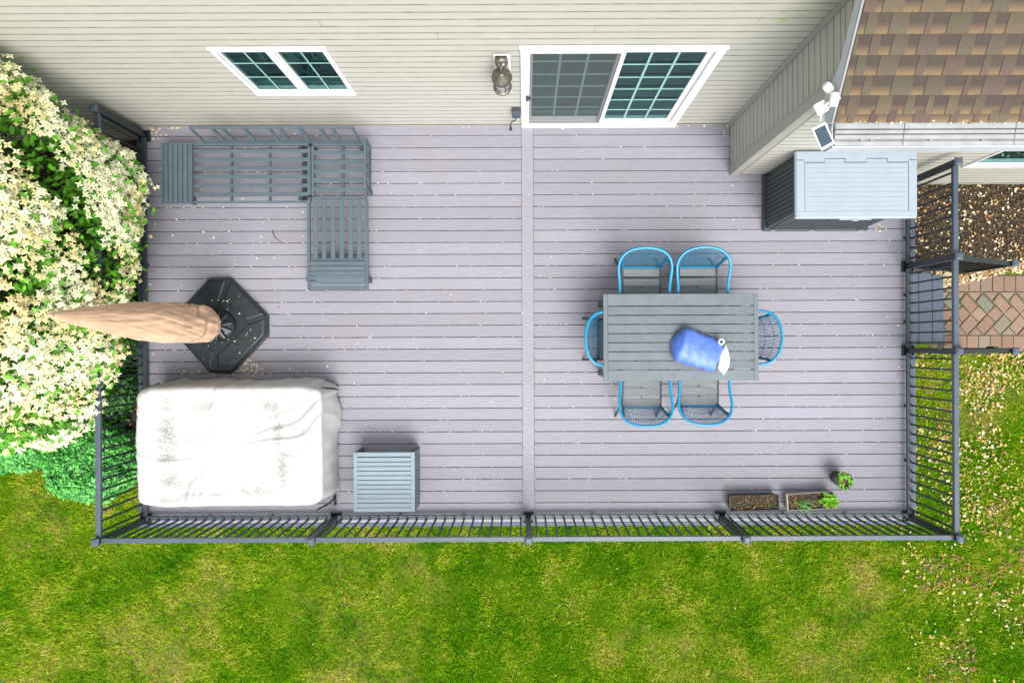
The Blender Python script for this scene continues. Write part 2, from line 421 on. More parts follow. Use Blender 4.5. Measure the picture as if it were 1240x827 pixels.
# walkway of clay pavers
def walkway():
    z0 = GZ+.006
    mb = MB(); a = P(1128, 333, GZ); b = P(1128, 431, GZ)
    mb.box(5.30, 9.6, b.y, a.y, GZ-.05, z0)
    w = tag(build('walkway', mb, M_SAND), 'brick paver walkway at the foot of the stairs', kind='structure')
    per = 137
    def conv(u, v): p = P(1150+u/6.89, 320+v/6.89, GZ); return (p.x, p.y)
    def shrink(poly, g=.005):
        cx = sum(p[0] for p in poly)/len(poly); cy = sum(p[1] for p in poly)/len(poly)
        out = []
        for p in poly:
            d = Vector((p[0]-cx, p[1]-cy)); out.append((cx+d.x*(1-g/max(d.length, .01)*1.2), cy+d.y*(1-g/max(d.length,.01)*1.2)))
        return out
    polys = [
        [(265,246),(213,312),(308,416),(366,352)], [(235,350),(166,415),(238,484),(306,416)],
        [(306,418),(213,522),(275,590),(372,488)], [(136,234),(264,234),(203,308)], [(147,590),(271,590),(208,524)]]
    pl = []
    for k in range(-2, 24):
        for po in polys: pl.append([(u+per*k-274*0, v) for u, v in po])
    for k in range(-2, 34):
        u = 138+97*k; pl.append([(u, 594),(u+96, 594),(u+96, 735),(u, 735)])
        u = 155+97*k; pl.append([(u, 95),(u+96, 95),(u+96, 230),(u, 230)])
    cache = {}
    for i, po in enumerate(pl):
        q = [conv(u, v) for u, v in po]
        if min(p[0] for p in q) < 5.33 or max(p[0] for p in q) > 9.6: continue
        q = shrink(q)
        ar = sum(q[j-1][0]*q[j][1]-q[j][0]*q[j-1][1] for j in range(len(q)))
        if ar < 0: q = q[::-1]
        cx = sum(p[0] for p in q)/len(q); cy = sum(p[1] for p in q)/len(q)
        key = tuple((round(p[0]-cx, 2), round(p[1]-cy, 2)) for p in q)
        if key not in cache:
            m = MB(); loc = [(p[0]-cx, p[1]-cy) for p in q]; top = [(x*.965, y*.965) for x, y in loc]
            m.prism(loc, -.03, .008).prism(loc, .008, .012, top=top)
            me = bpy.data.meshes.new('paver'); me.from_pydata(m.v, [], m.f); me.materials.append(M_PAVER); me.update(); cache[key] = me
        inst('paver', cache[key], w, (cx, cy, z0+random.uniform(-.002,.003)), (random.uniform(-.012,.012), random.uniform(-.012,.012), random.uniform(-.012,.012)))
walkway()

# ------------------------------------------------------------------ deck
PITCH = .1446; GAP = .0075
def deck():
    mb = MB()
    for y in (DY0+.02, DY0+1.2, DY0+2.4, DY0+3.6, DY1-.06): mb.box(DX0+.03, DX1-.03, y, y+.04, -.23, -.03)
    for i in range(23):
        x = DX0+.05+i*(DX1-DX0-.14)/22
        mb.box(x, x+.038, DY0+.03, DY1-.03, -.227, -.0275)
    for x in (-4.5,-2.3,.0,2.3,4.5):
        for y in (-2.0, .3): mb.box(x, x+.1, y, y+.1, GZ-.1, -.23)
    d = tag(build('deck', mb, M_FRAME_DK), 'raised composite deck behind the house', kind='structure')
    mb = MB(); mb.box(DX0+.01, DX1-.01, DY0+.004, DY0+.018, -.26, -.0285); mb.box(DX0+.01, DX0+.024, DY0+.02, DY1-.01, -.26, -.0285); mb.box(DX1-.024, DX1-.01, DY0+.02, DY1-.01, -.26, -.0285)
    build('fascia_board', mb, M_DECK, d)
    cx0, cx1 = -.036, .106
    def board(x0, x1, y0, y1, n, vert=False):
        m = MB(); L, Wd = x1-x0, y1-y0; e = .0025
        pr = [(-L/2,-Wd/2),(L/2,-Wd/2),(L/2,Wd/2),(-L/2,Wd/2)]; tp = [(-L/2,-Wd/2+e),(L/2,-Wd/2+e),(L/2,Wd/2-e),(-L/2,Wd/2-e)]
        m.prism(pr, -.025, -e); m.prism(pr, -e, 0, top=tp)
        key = (round(L, 3), round(Wd, 3))
        if key not in bc:
            me = bpy.data.meshes.new('board'); me.from_pydata(m.v, [], m.f); me.materials.append(M_DECK); me.update(); bc[key] = me
        inst('board', bc[key], d, ((x0+x1)/2, (y0+y1)/2, random.uniform(-.0012, .0012)))
    bc = {}
    ys = [-1.9225+PITCH*k for k in range(-2, 32)]
    for k in range(33):
        y0, y1 = ys[k]+GAP/2, ys[k+1]-GAP/2
        if k == 0: y0 = DY0+.048
        if k == 32: y1 = 2.5605
        board(DX0+.048, cx0-.004, y0, y1, k); board(cx1+.004, DX1-.048, y0, y1, k)
    board(DX0+.048, cx0-.004, 2.567, DY1-.004, 98); board(cx1+.004, DX1 if False else WX3-.02, 2.567, DY1-.004, 99)
    # centre board that runs towards the house
    for a_, b_, c_, d_ in ((DX0, DX1, DY0, DY0+.044), (DX0, DX0+.044, DY0+.0445, DY1-.004), (DX1-.044, DX1, DY0+.0445, 2.05)):
        m = MB(); m.box(a_, b_, c_, d_, -.030, -.001); build('edge_board', m, M_TREAD, d, bev=.004)
    m = MB(); m.box(cx0, cx1, DY0+.048, DY1-.004, -.025, .0015)
    me_o = build('board', m, M_DECK, d)
    # dark membrane hides nothing: screws
    m = MB()
    for k in range(34):
        for x in (cx0-.03, cx1+.03, DX1-.16, DX0+.16):
            y = ys[k]
            m.prism([(x+.004*math.cos(a*PI/3), y-.03+.004*math.sin(a*PI/3)) for a in range(6)], -.003, .0018)
    build('screw', m, M_LEGD, d, kind='stuff')
deck()

# stairs off the right side
def stairs():
    t = thing('deck_stairs', 'slate blue steps going down from the deck to the paver walkway', 'stairs', (DX1, .43, GZ))
    y0, y1 = -.01, .88
    for i, (x0, z) in enumerate(((DX1+.012, -.2), (DX1+.30, -.4))):
        for j in range(2):
            mb = MB(); mb.box(x0+j*.146, x0+j*.146+.140, y0, y1, z-.028, z); build('tread', mb, M_TREAD, t, bev=.003)
        mb = MB(); mb.box(x0, x0+.018, y0+.03, y1-.03, z-.2, z-.029); build('riser', mb, M_TREAD, t)
    mb = MB(); mb.box(DX1+.57, DX1+.585, y0+.03, y1-.03, GZ, -.429); build('riser', mb, M_TREAD, t)
    for y in (y0, y1-.03):
        mb = MB(); mb.add([(x, yy, z) for yy in (y+.003, y+.027) for x, z in ((DX1+.02,-.03-.20),(DX1+.31,-.232),(DX1+.31,-.43),(DX1+.565,-.431),(DX1+.565,GZ),(DX1+.02,GZ))],
                          [(0,1,2,3,4,5),(11,10,9,8,7,6)]+[(i,(i+1)%6+0,(i+1)%6+6,i+6) for i in range(6)])
        build('stringer', mb, M_RAILD, t)
stairs()

# ------------------------------------------------------------------ railing
RX0, RX1, RY0 = -4.63, 4.665, -2.097
TOPZ = .95
def railing():
    t = thing('deck_railing', 'charcoal metal railing with square balusters round the open sides of the deck', 'railing', (0, RY0, 0))
    posts = [(RX0, RY0), (-2.315, RY0), (.03, RY0), (2.373, RY0), (RX1, RY0), (RX1, -.08), (RX1, .94), (RX1, 1.955), (RX0, .2), (RX0, 2.56)]
    def M(mb, nm, mat, bev=0):
        o = build(nm, mb, mat, t, bev=bev); return o
    for x, y in posts:
        mb = MB(); mb.box(x-.032, x+.032, y-.032, y+.032, .002, 1.0); po = M(mb, 'post', M_RAILD, .003)
        mb = MB()
        for a, b, c, d_ in ((x-.065,x+.065,y-.065,y-.058),(x-.065,x+.065,y+.058,y+.065),(x-.065,x-.058,y-.0575,y+.0575),(x+.058,x+.065,y-.0575,y+.0575)):
            mb.box(a, b, c, d_, .001, .045)
        mb.box(x-.056, x+.056, y-.056, y+.056, .001, .016)
        build('post_skirt', mb, M_RAILD, po)
        mb = MB(); q = .040; r = .022
        sq = [(x-q,y-q),(x+q,y-q),(x+q,y+q),(x-q,y+q)]; sr = [(x-r,y-r),(x+r,y-r),(x+r,y+r),(x-r,y+r)]
        mb.prism(sq, 1.0, 1.02).prism(sq, 1.02, 1.034, top=sr); build('post_cap', mb, M_RAILT, po)
    bal_me = {}
    def run(a, b):
        a, b = Vector((*a, 0)), Vector((*b, 0)); d = (b-a).normalized(); A, B = a+d*.033, b-d*.033
        hor = abs(d.x) > .5
        inw = Vector((0, .03, 0)) if hor else Vector((-.03 if a.x > 0 else .03, 0, 0))
        mb = MB(); mb.bar(A+Vector((0,0,TOPZ)), B+Vector((0,0,TOPZ)), .054, .032); mb.bar(A+Vector((0,0,TOPZ-.032)), B+Vector((0,0,TOPZ-.032)), .032, .032)
        M(mb, 'top_rail', M_RAILT, .005)
        mb = MB(); mb.bar(A+inw*.75+Vector((0,0,.082)), B+inw*.75+Vector((0,0,.082)), .056, .030); mb.bar(A+inw*.75+Vector((0,0,.056)), B+inw*.75+Vector((0,0,.056)), .036, .022)
        M(mb, 'bottom_rail', M_RAILM, .004)
        L = (B-A).length; n = round(L/.1143); st = L/n
        for i in range(n):
            p = A + d*(st*(i+.5)) - inw*.02
            if 'b' not in bal_me:
                m = MB(); m.box(-.0095,.0095,-.0095,.0095,.09,TOPZ-.048); me = bpy.data.meshes.new('baluster'); me.from_pydata(m.v, [], m.f); me.materials.append(M_RAILD); me.update(); bal_me['b'] = me
            inst('baluster', bal_me['b'], t, (p.x, p.y, 0))
        for q in (.33, .67):
            mb = MB(); p = A.lerp(B, q)+inw*.75; mb.box(p.x-.015, p.x+.015, p.y-.015, p.y+.015, .001, .046); M(mb, 'rail_foot', M_RAILD)
    for i in range(4): run(posts[i], posts[i+1])
    run(posts[4], posts[5]); run(posts[5], posts[6]); run(posts[6], posts[7]); run(posts[0], posts[8]); run(posts[8], posts[9])
    # gate latch and hinges on the stair section
    mb = MB(); x, y = RX1-.02, -.03
    mb.box(x-.025, x+.02, y+.005, y+.03, .70, .80); mb.box(x-.04, x-.02, y-.035, y+.03, .74, .765); M(mb, 'gate_latch', M_METAL)
railing()
def stair_rail(y, lab):
    x0, x1 = RX1+.034, 5.68; zt0, zt1 = .93, .40; zb0, zb1 = .0, -.48
    t = thing('stair_railing', lab, 'railing', (x1, y, GZ), 'sloping railings beside the steps')
    mb = MB(); mb.box(x1-.03, x1+.03, y-.03, y+.03, GZ, .43); po = build('post', mb, M_RAILD, t, bev=.003)
    mb = MB(); q, r = .038, .022
    mb.prism([(x1-q,y-q),(x1+q,y-q),(x1+q,y+q),(x1-q,y+q)], .43, .45).prism([(x1-q,y-q),(x1+q,y-q),(x1+q,y+q),(x1-q,y+q)], .45, .462, top=[(x1-r,y-r),(x1+r,y-r),(x1+r,y+r),(x1-r,y+r)])
    build('post_cap', mb, M_RAILT, po)
    mb = MB(); mb.bar((x0, y, zt0), (x1-.03, y, zt1), .048, .03); build('top_rail', mb, M_RAILD, t)
    mb = MB(); mb.bar((x0, y, zb0+.05), (x1-.03, y, zb1+.05), .045, .03); build('bottom_rail', mb, M_RAILD, t)
    n = 8
    for i in range(n):
        f = (i+.6)/n; x = x0+(x1-.03-x0)*f
        mb = MB(); mb.box(x-.0095, x+.0095, y-.0095, y+.0095, zb0+.055+(zb1-zb0)*f, zt0-.02+(zt1-zt0)*f); build('baluster', mb, M_RAILD, t)
    if y < 0:
        mb = MB(); mb.box(5.35, 5.40, y+.025, y+.05, .42, .56); build('bracket', mb, M_BLK, t)
stair_rail(.93, 'sloping stair railing beside the mulch bed, upper one in the photo')
stair_rail(-.085, 'sloping stair railing along the lawn edge of the walkway, lower one')

# ------------------------------------------------------------------ house
EXPO = .1215
def siding(mb, p0, axis, nrm, L, zmin, zmax, holes=(), clip=None):
    """lapped courses on the vertical plane through p0 along axis; holes are (u0,u1,z0,z1)"""
    p0, ax, nr = Vector(p0), Vector(axis), Vector(nrm)
    cuts = sorted(set([zmin, zmax]+[h[2] for h in holes]+[h[3] for h in holes]+[zmin+EXPO*k for k in range(1, int((zmax-zmin)/EXPO)+1)]))
    def prof(z):
        f = ((z-zmin) % EXPO)/EXPO; return f
    for i in range(len(cuts)-1):
        a, b = cuts[i], cuts[i+1]
        if b-a < 1e-4: continue
        mid = (a+b)/2; k = math.floor((mid-zmin)/EXPO); zb = zmin+k*EXPO
        oa = .016*(1-(a-zb)/EXPO)+.001; ob = .016*(1-(b-zb)/EXPO)+.001
        iv = [(0, L)]
        for h in holes:
            if h[2]-1e-6 <= a and h[3]+1e-6 >= b:
                nv = []
                for u0, u1 in iv:
                    if h[0] > u0: nv.append((u0, min(u1, h[0])))
                    if h[1] < u1: nv.append((max(u0, h[1]), u1))
                iv = [v for v in nv if v[1]-v[0] > .001]
        if clip: iv = [(max(u0, 0), min(u1, clip(b))) for u0, u1 in iv if min(u1, clip(b))-u0 > .01]
        for u0, u1 in iv:
            A = p0+ax*u0; B = p0+ax*u1
            v = [A+nr*oa+Vector((0,0,a)), B+nr*oa+Vector((0,0,a)), B+nr*ob+Vector((0,0,b)), A+nr*ob+Vector((0,0,b))]
            fl = ax.cross(Vector((0,0,1))).dot(nr) > 0
            if abs(a-zb) < 1e-5 and b-a > .03:      # darker strip draws the lap line along the butt of the course
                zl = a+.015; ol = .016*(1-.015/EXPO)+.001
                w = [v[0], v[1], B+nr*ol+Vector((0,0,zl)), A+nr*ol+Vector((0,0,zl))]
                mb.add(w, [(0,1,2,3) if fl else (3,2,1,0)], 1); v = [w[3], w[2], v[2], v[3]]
            mb.add(v, [(0,1,2,3) if fl else (3,2,1,0)])
            if abs(a-zb) < 1e-5:   # butt under the course
                w = [A+Vector((0,0,a)), B+Vector((0,0,a)), B+nr*(oa-.0)+Vector((0,0,a)), A+nr*oa+Vector((0,0,a))]
                w2 = [x+Vector((0,0,.0)) for x in w]
                mb.add(w2, [(0,1,2,3)])
H = thing('house', 'beige vinyl sided house with sliding door, window and shingled wing roof', 'house', (0, 2.70, 0))
WALLX0 = -11.0
def house():
    WY = 2.703
    door = (-.035, 1.845, .0, 2.165); win = (-2.86, -1.795, 1.045, 2.17)
    mb = MB(); holes = [(door[0]-WALLX0, door[1]-WALLX0, -1, door[3]), (win[0]-WALLX0, win[1]-WALLX0, win[2], win[3])]
    holes[0] = (door[0]-WALLX0, door[1]-WALLX0, -.001, door[3])
    siding(mb, (WALLX0, WY, 0), (1,0,0), (0,-1,0), WX3-WALLX0, -.45, 5.0, holes)
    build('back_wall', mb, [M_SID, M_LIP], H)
    mb = MB(); mb.box(WALLX0, WX3, WY+.02, WY+.1, GZ-.2, -.44); mb.box(WALLX0, DX0-.01, WY-.004, WY+.0195, GZ-.2, -.452); build('foundation', mb, M_CONC, H)
    mb = MB(); rj = random.Random(5)
    for k in range(40):
        c = rj.randrange(1, 26); x = WALLX0+.5+((c*3.66*.37+(k % 3)*3.66) % (WX3-WALLX0-1)); z = -.45+c*EXPO
        if door[0]-.05 < x < door[1]+.05 and z < door[3] or win[0]-.05 < x < win[1]+.05 and win[2]-.15 < z < win[3]: continue
        mb.add([(x, WY-.0190, z+.002), (x+.004, WY-.0190, z+.002), (x+.004, WY-.0035, z+EXPO-.002), (x, WY-.0035, z+EXPO-.002)], [(0,1,2,3)])
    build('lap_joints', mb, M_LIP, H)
    # wing: wall facing left and wall facing the lawn
    mb = MB()
    def roofz(y): return 3.02+(y-1.70)*.69
    siding(mb, (WX3, WY2, 0), (0,1,0), (-1,0,0), WY-WY2-.0, .003, 3.0, [], None)
    # above the eave the gable part follows the slope
    z = 3.0
    ys0 = lambda zz: max(WY2, 1.70+(zz-3.02)/.69)
    k = 0
    while z < 4.6:
        zb = z; zt = z+EXPO; y0 = ys0(zt)
        if WY+.9-y0 > .02:
            ye = WY if zb < 3.7 else 4.4
            mb.add([(WX3-.017, y0, zb), (WX3-.017, ye, zb), (WX3-.015, ye, zb+.015), (WX3-.015, y0, zb+.015), (WX3-.001, ye, zt), (WX3-.001, y0, zt)], [(5,4,2,3)])
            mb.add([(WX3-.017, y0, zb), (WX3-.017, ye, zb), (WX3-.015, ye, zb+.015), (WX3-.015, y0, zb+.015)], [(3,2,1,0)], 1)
            mb.add([(WX3, y0, zb), (WX3, WY, zb), (WX3-.017, WY, zb), (WX3-.017, y0, zb)], [(0,1,2,3)])
        z += EXPO; k += 1
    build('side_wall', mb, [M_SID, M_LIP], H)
    gw = (5.12, 6.55, .35, 1.25)
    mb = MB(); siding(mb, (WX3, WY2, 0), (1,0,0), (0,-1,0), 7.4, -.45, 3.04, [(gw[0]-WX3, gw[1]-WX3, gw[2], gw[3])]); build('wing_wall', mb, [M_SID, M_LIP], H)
    mb = MB(); mb.box(WX3+.02, 9.93, WY2+.003, WY2+.08, GZ-.2, -.44); mb.box(DX1, 9.93, WY2-.006, WY2+.0025, GZ-.2, -.452); build('foundation', mb, M_CONC, H)
    # corner trims
    mb = MB(); mb.box(WX3-.026, WX3-.0175, WY2-.024, WY2+.082, .003, 3.2); mb.box(WX3-.0170, WX3+.085, WY2-.026, WY2-.0175, .003, 3.03)
    mb.box(WX3-.032, WX3-.026, WY2+.07, WY2+.084, .003, 3.2); mb.box(WX3+.072, WX3+.087, WY2-.032, WY2-.026, .003, 3.03)
    build('corner_post', mb, M_TRIMG, H)
    mb = MB(); mb.box(WX3-.050, WX3-.018, WY-.026, WY-.0175, .003, 3.6); mb.box(WX3-.026, WX3-.018, WY-.050, WY-.0265, .003, 3.6)
    build('inside_corner_trim', mb, M_TRIMG, H)
    mb = MB(); mb.box(WALLX0, door[0]-.01, WY-.026, WY-.018, .001, .022); mb.box(door[1]+.01, WX3-.055, WY-.026, WY-.018, .001, .022); build('starter_strip', mb, M_TRIMG, H)

    # --- double window
    def window(x0, x1, z0, z1, y, n, cols, rows, mull, lab, fr=.055):
        w = build('window', MB(), M_TRIM, H, label=lab) if False else None
        mb = MB(); yo = y-.028
        mb.box(x0, x1, yo, y+.05, z1-fr, z1); mb.box(x0, x1, yo-.004, y+.05, z0, z0+fr)
        mb.box(x0, x0+fr, yo, y+.05, z0+fr+.0005, z1-fr-.0005); mb.box(x1-fr, x1, yo, y+.05, z0+fr+.0005, z1-fr-.0005)
        mb.box(x0-.006, x1+.006, yo-.004, y-.005, z1+.0005, z1+.02)
        gl = []
        xw = (x1-x0-2*fr-(n-1)*mull)/n
        for i in range(n-1):
            xx = x0+fr+(i+1)*xw+i*mull; mb.box(xx, xx+mull, yo+.004, y+.048, z0+fr+.0005, z1-fr-.0005)
        w = build('window', mb, M_TRIM, H, bev=.004, label=lab)
        for i in range(n):
            a = x0+fr+i*(xw+mull); b = a+xw; c, d = z0+fr, z1-fr; s = .012
            m2 = MB(); m2.box(a, b, y+.0, y+.03, c, c+s); m2.box(a, b, y, y+.03, d-s, d); m2.box(a, a+s, y, y+.03, c+s, d-s); m2.box(b-s, b, y, y+.03, c+s, d-s)
            build('sash', m2, M_TRIM, w)
            a += s; b -= s; c += s; d -= s
            tx = (b-a)/cols; tz = (d-c)/rows; yg = y+.018
            for p in range(cols):
                for q in range(rows):
                    m3 = MB(); e = .0005
                    m3.add([(a+tx*p+e, yg, c+tz*q+e), (a+tx*(p+1)-e, yg, c+tz*q+e), (a+tx*(p+1)-e, yg, c+tz*(q+1)-e), (a+tx*p+e, yg, c+tz*(q+1)-e)], [(0,1,2,3)])
                    build('pane', m3, M_GLASS, w)
            m4 = MB()
            for p in range(1, cols): m4.box(a+tx*p-.007, a+tx*p+.007, yg-.010, yg-.004, c, d)
            for q in range(1, rows): m4.box(a, b, yg-.0035, yg-.001, c+tz*q-.008, c+tz*q+.008)
            build('muntin', m4, M_MUNT, w)
        # the room behind: sill, walls, blind
        m5 = MB(); D = .9
        m5.add([(x0,y+.05,z0-.3),(x1,y+.05,z0-.3),(x1,y+.05,z0),(x0,y+.05,z0)], [(0,1,2,3)])
        m5.box(x0+.01, x1-.01, y+D, y+D+.02, z0-1.0, z1+.1); m5.box(x0-.02, x0+.009, y+.05, y+D, z0-1.0, z1); m5.box(x1-.009, x1+.02, y+.05, y+D, z0-1.0, z1)
        m5.box(x0, x1, y+.05, y+D, z1+.001, z1+.02); m5.box(x0, x1, y+.14, y+D, z0-1.02, z0-1.0)
        build('room', m5, M_ROOM, w)
        m6 = MB(); m6.box(x0+.01, x1-.01, y+.0505, y+.13, z0+.02, z0+fr-.004); build('sill', m6, M_TRIM, w)
        return w
    w = window(win[0], win[1], win[2], win[3], WY, 2, 2, 3, .075, 'white double window with green tinted grilles on the back wall', .045)
    mb = MB()
    for i, x in enumerate(np.linspace(win[0]+.12, win[1]-.1, 9)): mb.box(x, x+.03, WY+.30+.02*(i % 2), WY+.33+.02*(i % 2), win[2]+.1, win[3]-.08)
    mb.box(win[0]+.55, win[0]+.80, WY+.45, WY+.50, win[2]-.3, win[3]-.4); mb.box(win[0]+.15, win[0]+.45, WY+.35, WY+.6, win[2]-.2, win[2]+.2)
    build('curtain', mb, M_CURT, w)
    w2 = window(gw[0], gw[1], gw[2], gw[3], WY2, 1, 1, 1, .05, 'wide dark window low on the wing wall', .03)

    # --- sliding door
    x0, x1, z0, z1 = door[0], door[1], .0, door[3]; y = WY; fr = .058
    mb = MB(); yo = y-.035
    mb.box(x0, x1, yo, y+.06, z1-fr, z1); mb.box(x0, x1, yo-.02, y+.06, z0+.002, z0+.045)
    mb.box(x0, x0+fr, yo, y+.06, z0+.046, z1-fr-.0005); mb.box(x1-.085, x1, yo, y+.06, z0+.046, z1-fr-.0005)
    mb.box(x0-.008, x1+.012, yo-.006, y-.005, z1+.0005, z1+.022)
    d = build('sliding_door', mb, M_TRIM, H, bev=.004, label='white sliding patio door, screen half on the left')
    xm = .905
    def leaf_(a, b, yy, st, cols, rows, nm):
        c, e = z0+.046, z1-fr-.001
        m = MB(); m.box(a, b, yy, yy+.03, c, c+st*1.5); m.box(a, b, yy, yy+.03, e-st, e); m.box(a, a+st, yy, yy+.03, c+st*1.5, e-st); m.box(b-st, b, yy, yy+.03, c+st*1.5, e-st)
        build(nm, m, M_TRIM, d, bev=.003)
        a += st; b -= st; c += st*1.5; e -= st; tx = (b-a)/cols; tz = (e-c)/rows; yg = yy+.016
        for p in range(cols):
            for q in range(rows):
                m = MB(); k = .0005
                m.add([(a+tx*p+k, yg, c+tz*q+k), (a+tx*(p+1)-k, yg, c+tz*q+k), (a+tx*(p+1)-k, yg, c+tz*(q+1)-k), (a+tx*p+k, yg, c+tz*(q+1)-k)], [(0,1,2,3)])
                build('pane', m, M_GLASS, d)
        m = MB()
        for p in range(1, cols): m.box(a+tx*p-.012, a+tx*p+.012, yg-.010, yg-.004, c, e)
        for q in range(1, rows): m.box(a, b, yg-.0035, yg-.001, c+tz*q-.012, c+tz*q+.012)
        build('muntin', m, M_MUNT, d)
    leaf_(xm-.03, x1-.0855, y-.002, .060, 3, 6, 'fixed_leaf'); leaf_(x0+fr+.0005, xm+.03, y+.030, .060, 3, 6, 'sliding_leaf')
    m = MB(); a, b, c, e = x0+fr+.001, xm+.035, z0+.046, z1-fr-.001; s = .03; yy = y-.030
    m.box(a, b, yy, yy+.02, c, c+s); m.box(a, b, yy, yy+.02, e-s, e); m.box(a, a+s, yy, yy+.02, c+s, e-s); m.box(b-s-.012, b, yy, yy+.02, c+s, e-s)
    build('screen_frame', m, M_TRIM, d)
    m = MB(); m.add([(a+s, yy+.01, c+s), (b-s, yy+.01, c+s), (b-s, yy+.01, e-s), (a+s, yy+.01, e-s)], [(0,1,2,3)]); build('insect_screen', m, M_SCREEN, d)
    m = MB(); m.box(a-.005, a+.025, yy-.03, yy, .93, 1.03); m.box(a+.026, a+.05, yy-.02, yy, .95, .99); build('handle', m, M_BLK, d, bev=.004)
    m = MB(); D = 1.5
    m.box(x0-.4, x1+.4, y+D, y+D+.02, -.3, z1+.2); m.box(x0-.42, x0-.4, y+.05, y+D, -.3, z1+.2); m.box(x1+.4, x1+.42, y+.05, y+D, -.3, z1+.2); m.box(x0-.4, x1+.4, y+.05, y+D, z1+.2, z1+.22)
    build('room', m, M_ROOM, d)
    m = MB(); m.box(x0-.4, x1+.4, y+.065, y+D, -.02, .0); build('room_floor', m, M_ROOMFL, d)
    m = MB(); m.box(x0+fr, x1-.09, y+.061, y+.11, .001, .03); build('threshold', m, M_TRIM, d)
    # chair and curtain seen dimly indoors
    m = MB()
    for i in range(10): xx = x0+.1+i*.03; m.box(xx, xx+.02, y+.13+.015*(i % 2), y+.15+.015*(i % 2), .05, 2.1)
    build('curtain', m, M_CURT, d)

    # --- wing roof: shingles are pieces
    rake = 2.385; e0, ez = 1.705, 3.09; sl = .69; ny = Vector((0, -sl, 1)).normalized()
    th = math.atan(sl)
    mb = MB()
    y1_ = 4.6
    mb.add([(rake, e0, ez-.012), (9.9, e0, ez-.012), (9.9, y1_, ez-.012+(y1_-e0)*sl), (rake, y1_, ez-.012+(y1_-e0)*sl),
            (rake, e0, ez-.04), (9.9, e0, ez-.04), (9.9, y1_, ez-.04+(y1_-e0)*sl), (rake, y1_, ez-.04+(y1_-e0)*sl)],
           [(0,1,2,3),(7,6,5,4),(0,4,5,1),(0,3,7,4)])
    rf = build('roof', mb, M_SHP, H)
    def shmesh(mat, k):
        m = MB(); Ls = .150
        # x 0..1 (scaled), y up the slope from the butt edge, tilt so that the butt is proud
        v = [(0,0,-.002),(1,0,-.002),(1,Ls,-.004),(0,Ls,-.004),(0,0,k),(1,0,k),(1,Ls,.001),(0,Ls,.001)]
        m.add(v, [(0,3,2,1),(4,5,6,7),(0,1,5,4),(2,3,7,6),(0,4,7,3),(1,2,6,5)])
        me = bpy.data.meshes.new('shingle'); me.from_pydata(m.v, [], m.f); me.materials.append(mat); me.update(); return me
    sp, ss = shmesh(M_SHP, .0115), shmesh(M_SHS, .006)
    expy = .117; ex = expy*math.sqrt(1+sl*sl)
    far = {0: MB(), 1: MB()}
    row = -1
    while True:
        y = e0+.05+row*expy if row >= 0 else e0
        if y > y1_-.1: break
        x = rake+.002; shade = (row % 2 == 0); z = ez+(y-e0)*sl
        while x < 9.8:
            w = random.uniform(.075, .15) if shade else random.choice((random.uniform(.04,.08), random.uniform(.09,.17), random.uniform(.09,.17)))
            if x < rake+.1: w *= .6
            w = min(w, 9.85-x)
            lift = 0 if shade else .0055
            if x < 4.7 and y < 2.95:
                inst('shingle', ss if shade else sp, rf, (x+.001, y-ny.y*0, z), (th, 0, 0), (w-.002, 1, 1))
            else:
                mbf = far[1 if shade else 0]; c, s_ = math.cos(th), math.sin(th); Ls = .150
                q = []
                for (u, v_, h) in [(0,0,.006),(1,0,.006),(1,Ls,.001),(0,Ls,.001),(0,0,-.002),(1,0,-.002)]:
                    h += lift if v_ == 0 else 0; q.append((x+.001+u*(w-.002), y+v_*c-h*s_, z+v_*s_+h*c))
                mbf.add(q, [(0,1,2,3),(4,5,1,0)])
            x += w; shade = not shade
        row += 1
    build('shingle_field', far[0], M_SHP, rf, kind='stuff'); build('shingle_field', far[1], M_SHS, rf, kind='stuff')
    # rake board and boxed eave return
    mb = MB()
    def zr(y): return ez+(y-e0)*sl
    pts = [(1.70, zr(1.70)-.01), (y1_, zr(y1_)-.01), (y1_, zr(y1_)-.15), (2.085, zr(2.085)-.15), (1.955, 2.955), (1.725, 2.955)]
    n = len(pts)
    mb.add([(rake-.012, a, b) for a, b in pts]+[(rake+.01, a, b) for a, b in pts], [tuple(range(n)), tuple(range(2*n-1, n-1, -1))]+[(i, n+i, n+(i+1) % n, (i+1) % n) for i in range(n)])
    mb.box(rake+.0105, WX3+.3, 1.725, 2.08, 2.94, 2.955)
    build('rake_board', mb, M_FASC, H)
    mb = MB(); mb.bar((rake-.016, 1.70, zr(1.70)+.004), (rake-.016, y1_, zr(y1_)+.004), .014, .016); build('drip_edge', mb, M_GUTD, H)
    mb = MB(); mb.box(WX3+.3005, 9.9, 1.725, 2.08, 2.94, 2.955); build('soffit', mb, M_FASC, H)
    # gutter with leaf guard
    gy0, gy1 = 1.520, 1.700; gz = 3.055
    mb = MB(); mb.box(rake, 9.9, gy0, gy0+.012, gz-.12, gz+.004); mb.box(rake, 9.9, gy0+.0125, gy1, gz-.12, gz-.108); mb.box(rake, 9.9, gy1-.012, gy1, gz-.108, gz)
    mb.box(rake-.002, rake+.01, gy0+.0125, gy1-.0125, gz-.107, gz-.002)
    gt = build('gutter', mb, M_FASC, H, bev=.002)
    edges = [gy0+.013, gy0+.045, gy0+.062, gy0+.092, gy0+.103, gy0+.128, gy0+.138, gy1-.002]
    xs = [rake+.012, 2.93, 3.79, 4.93, 6.1, 7.3, 8.5, 9.9]
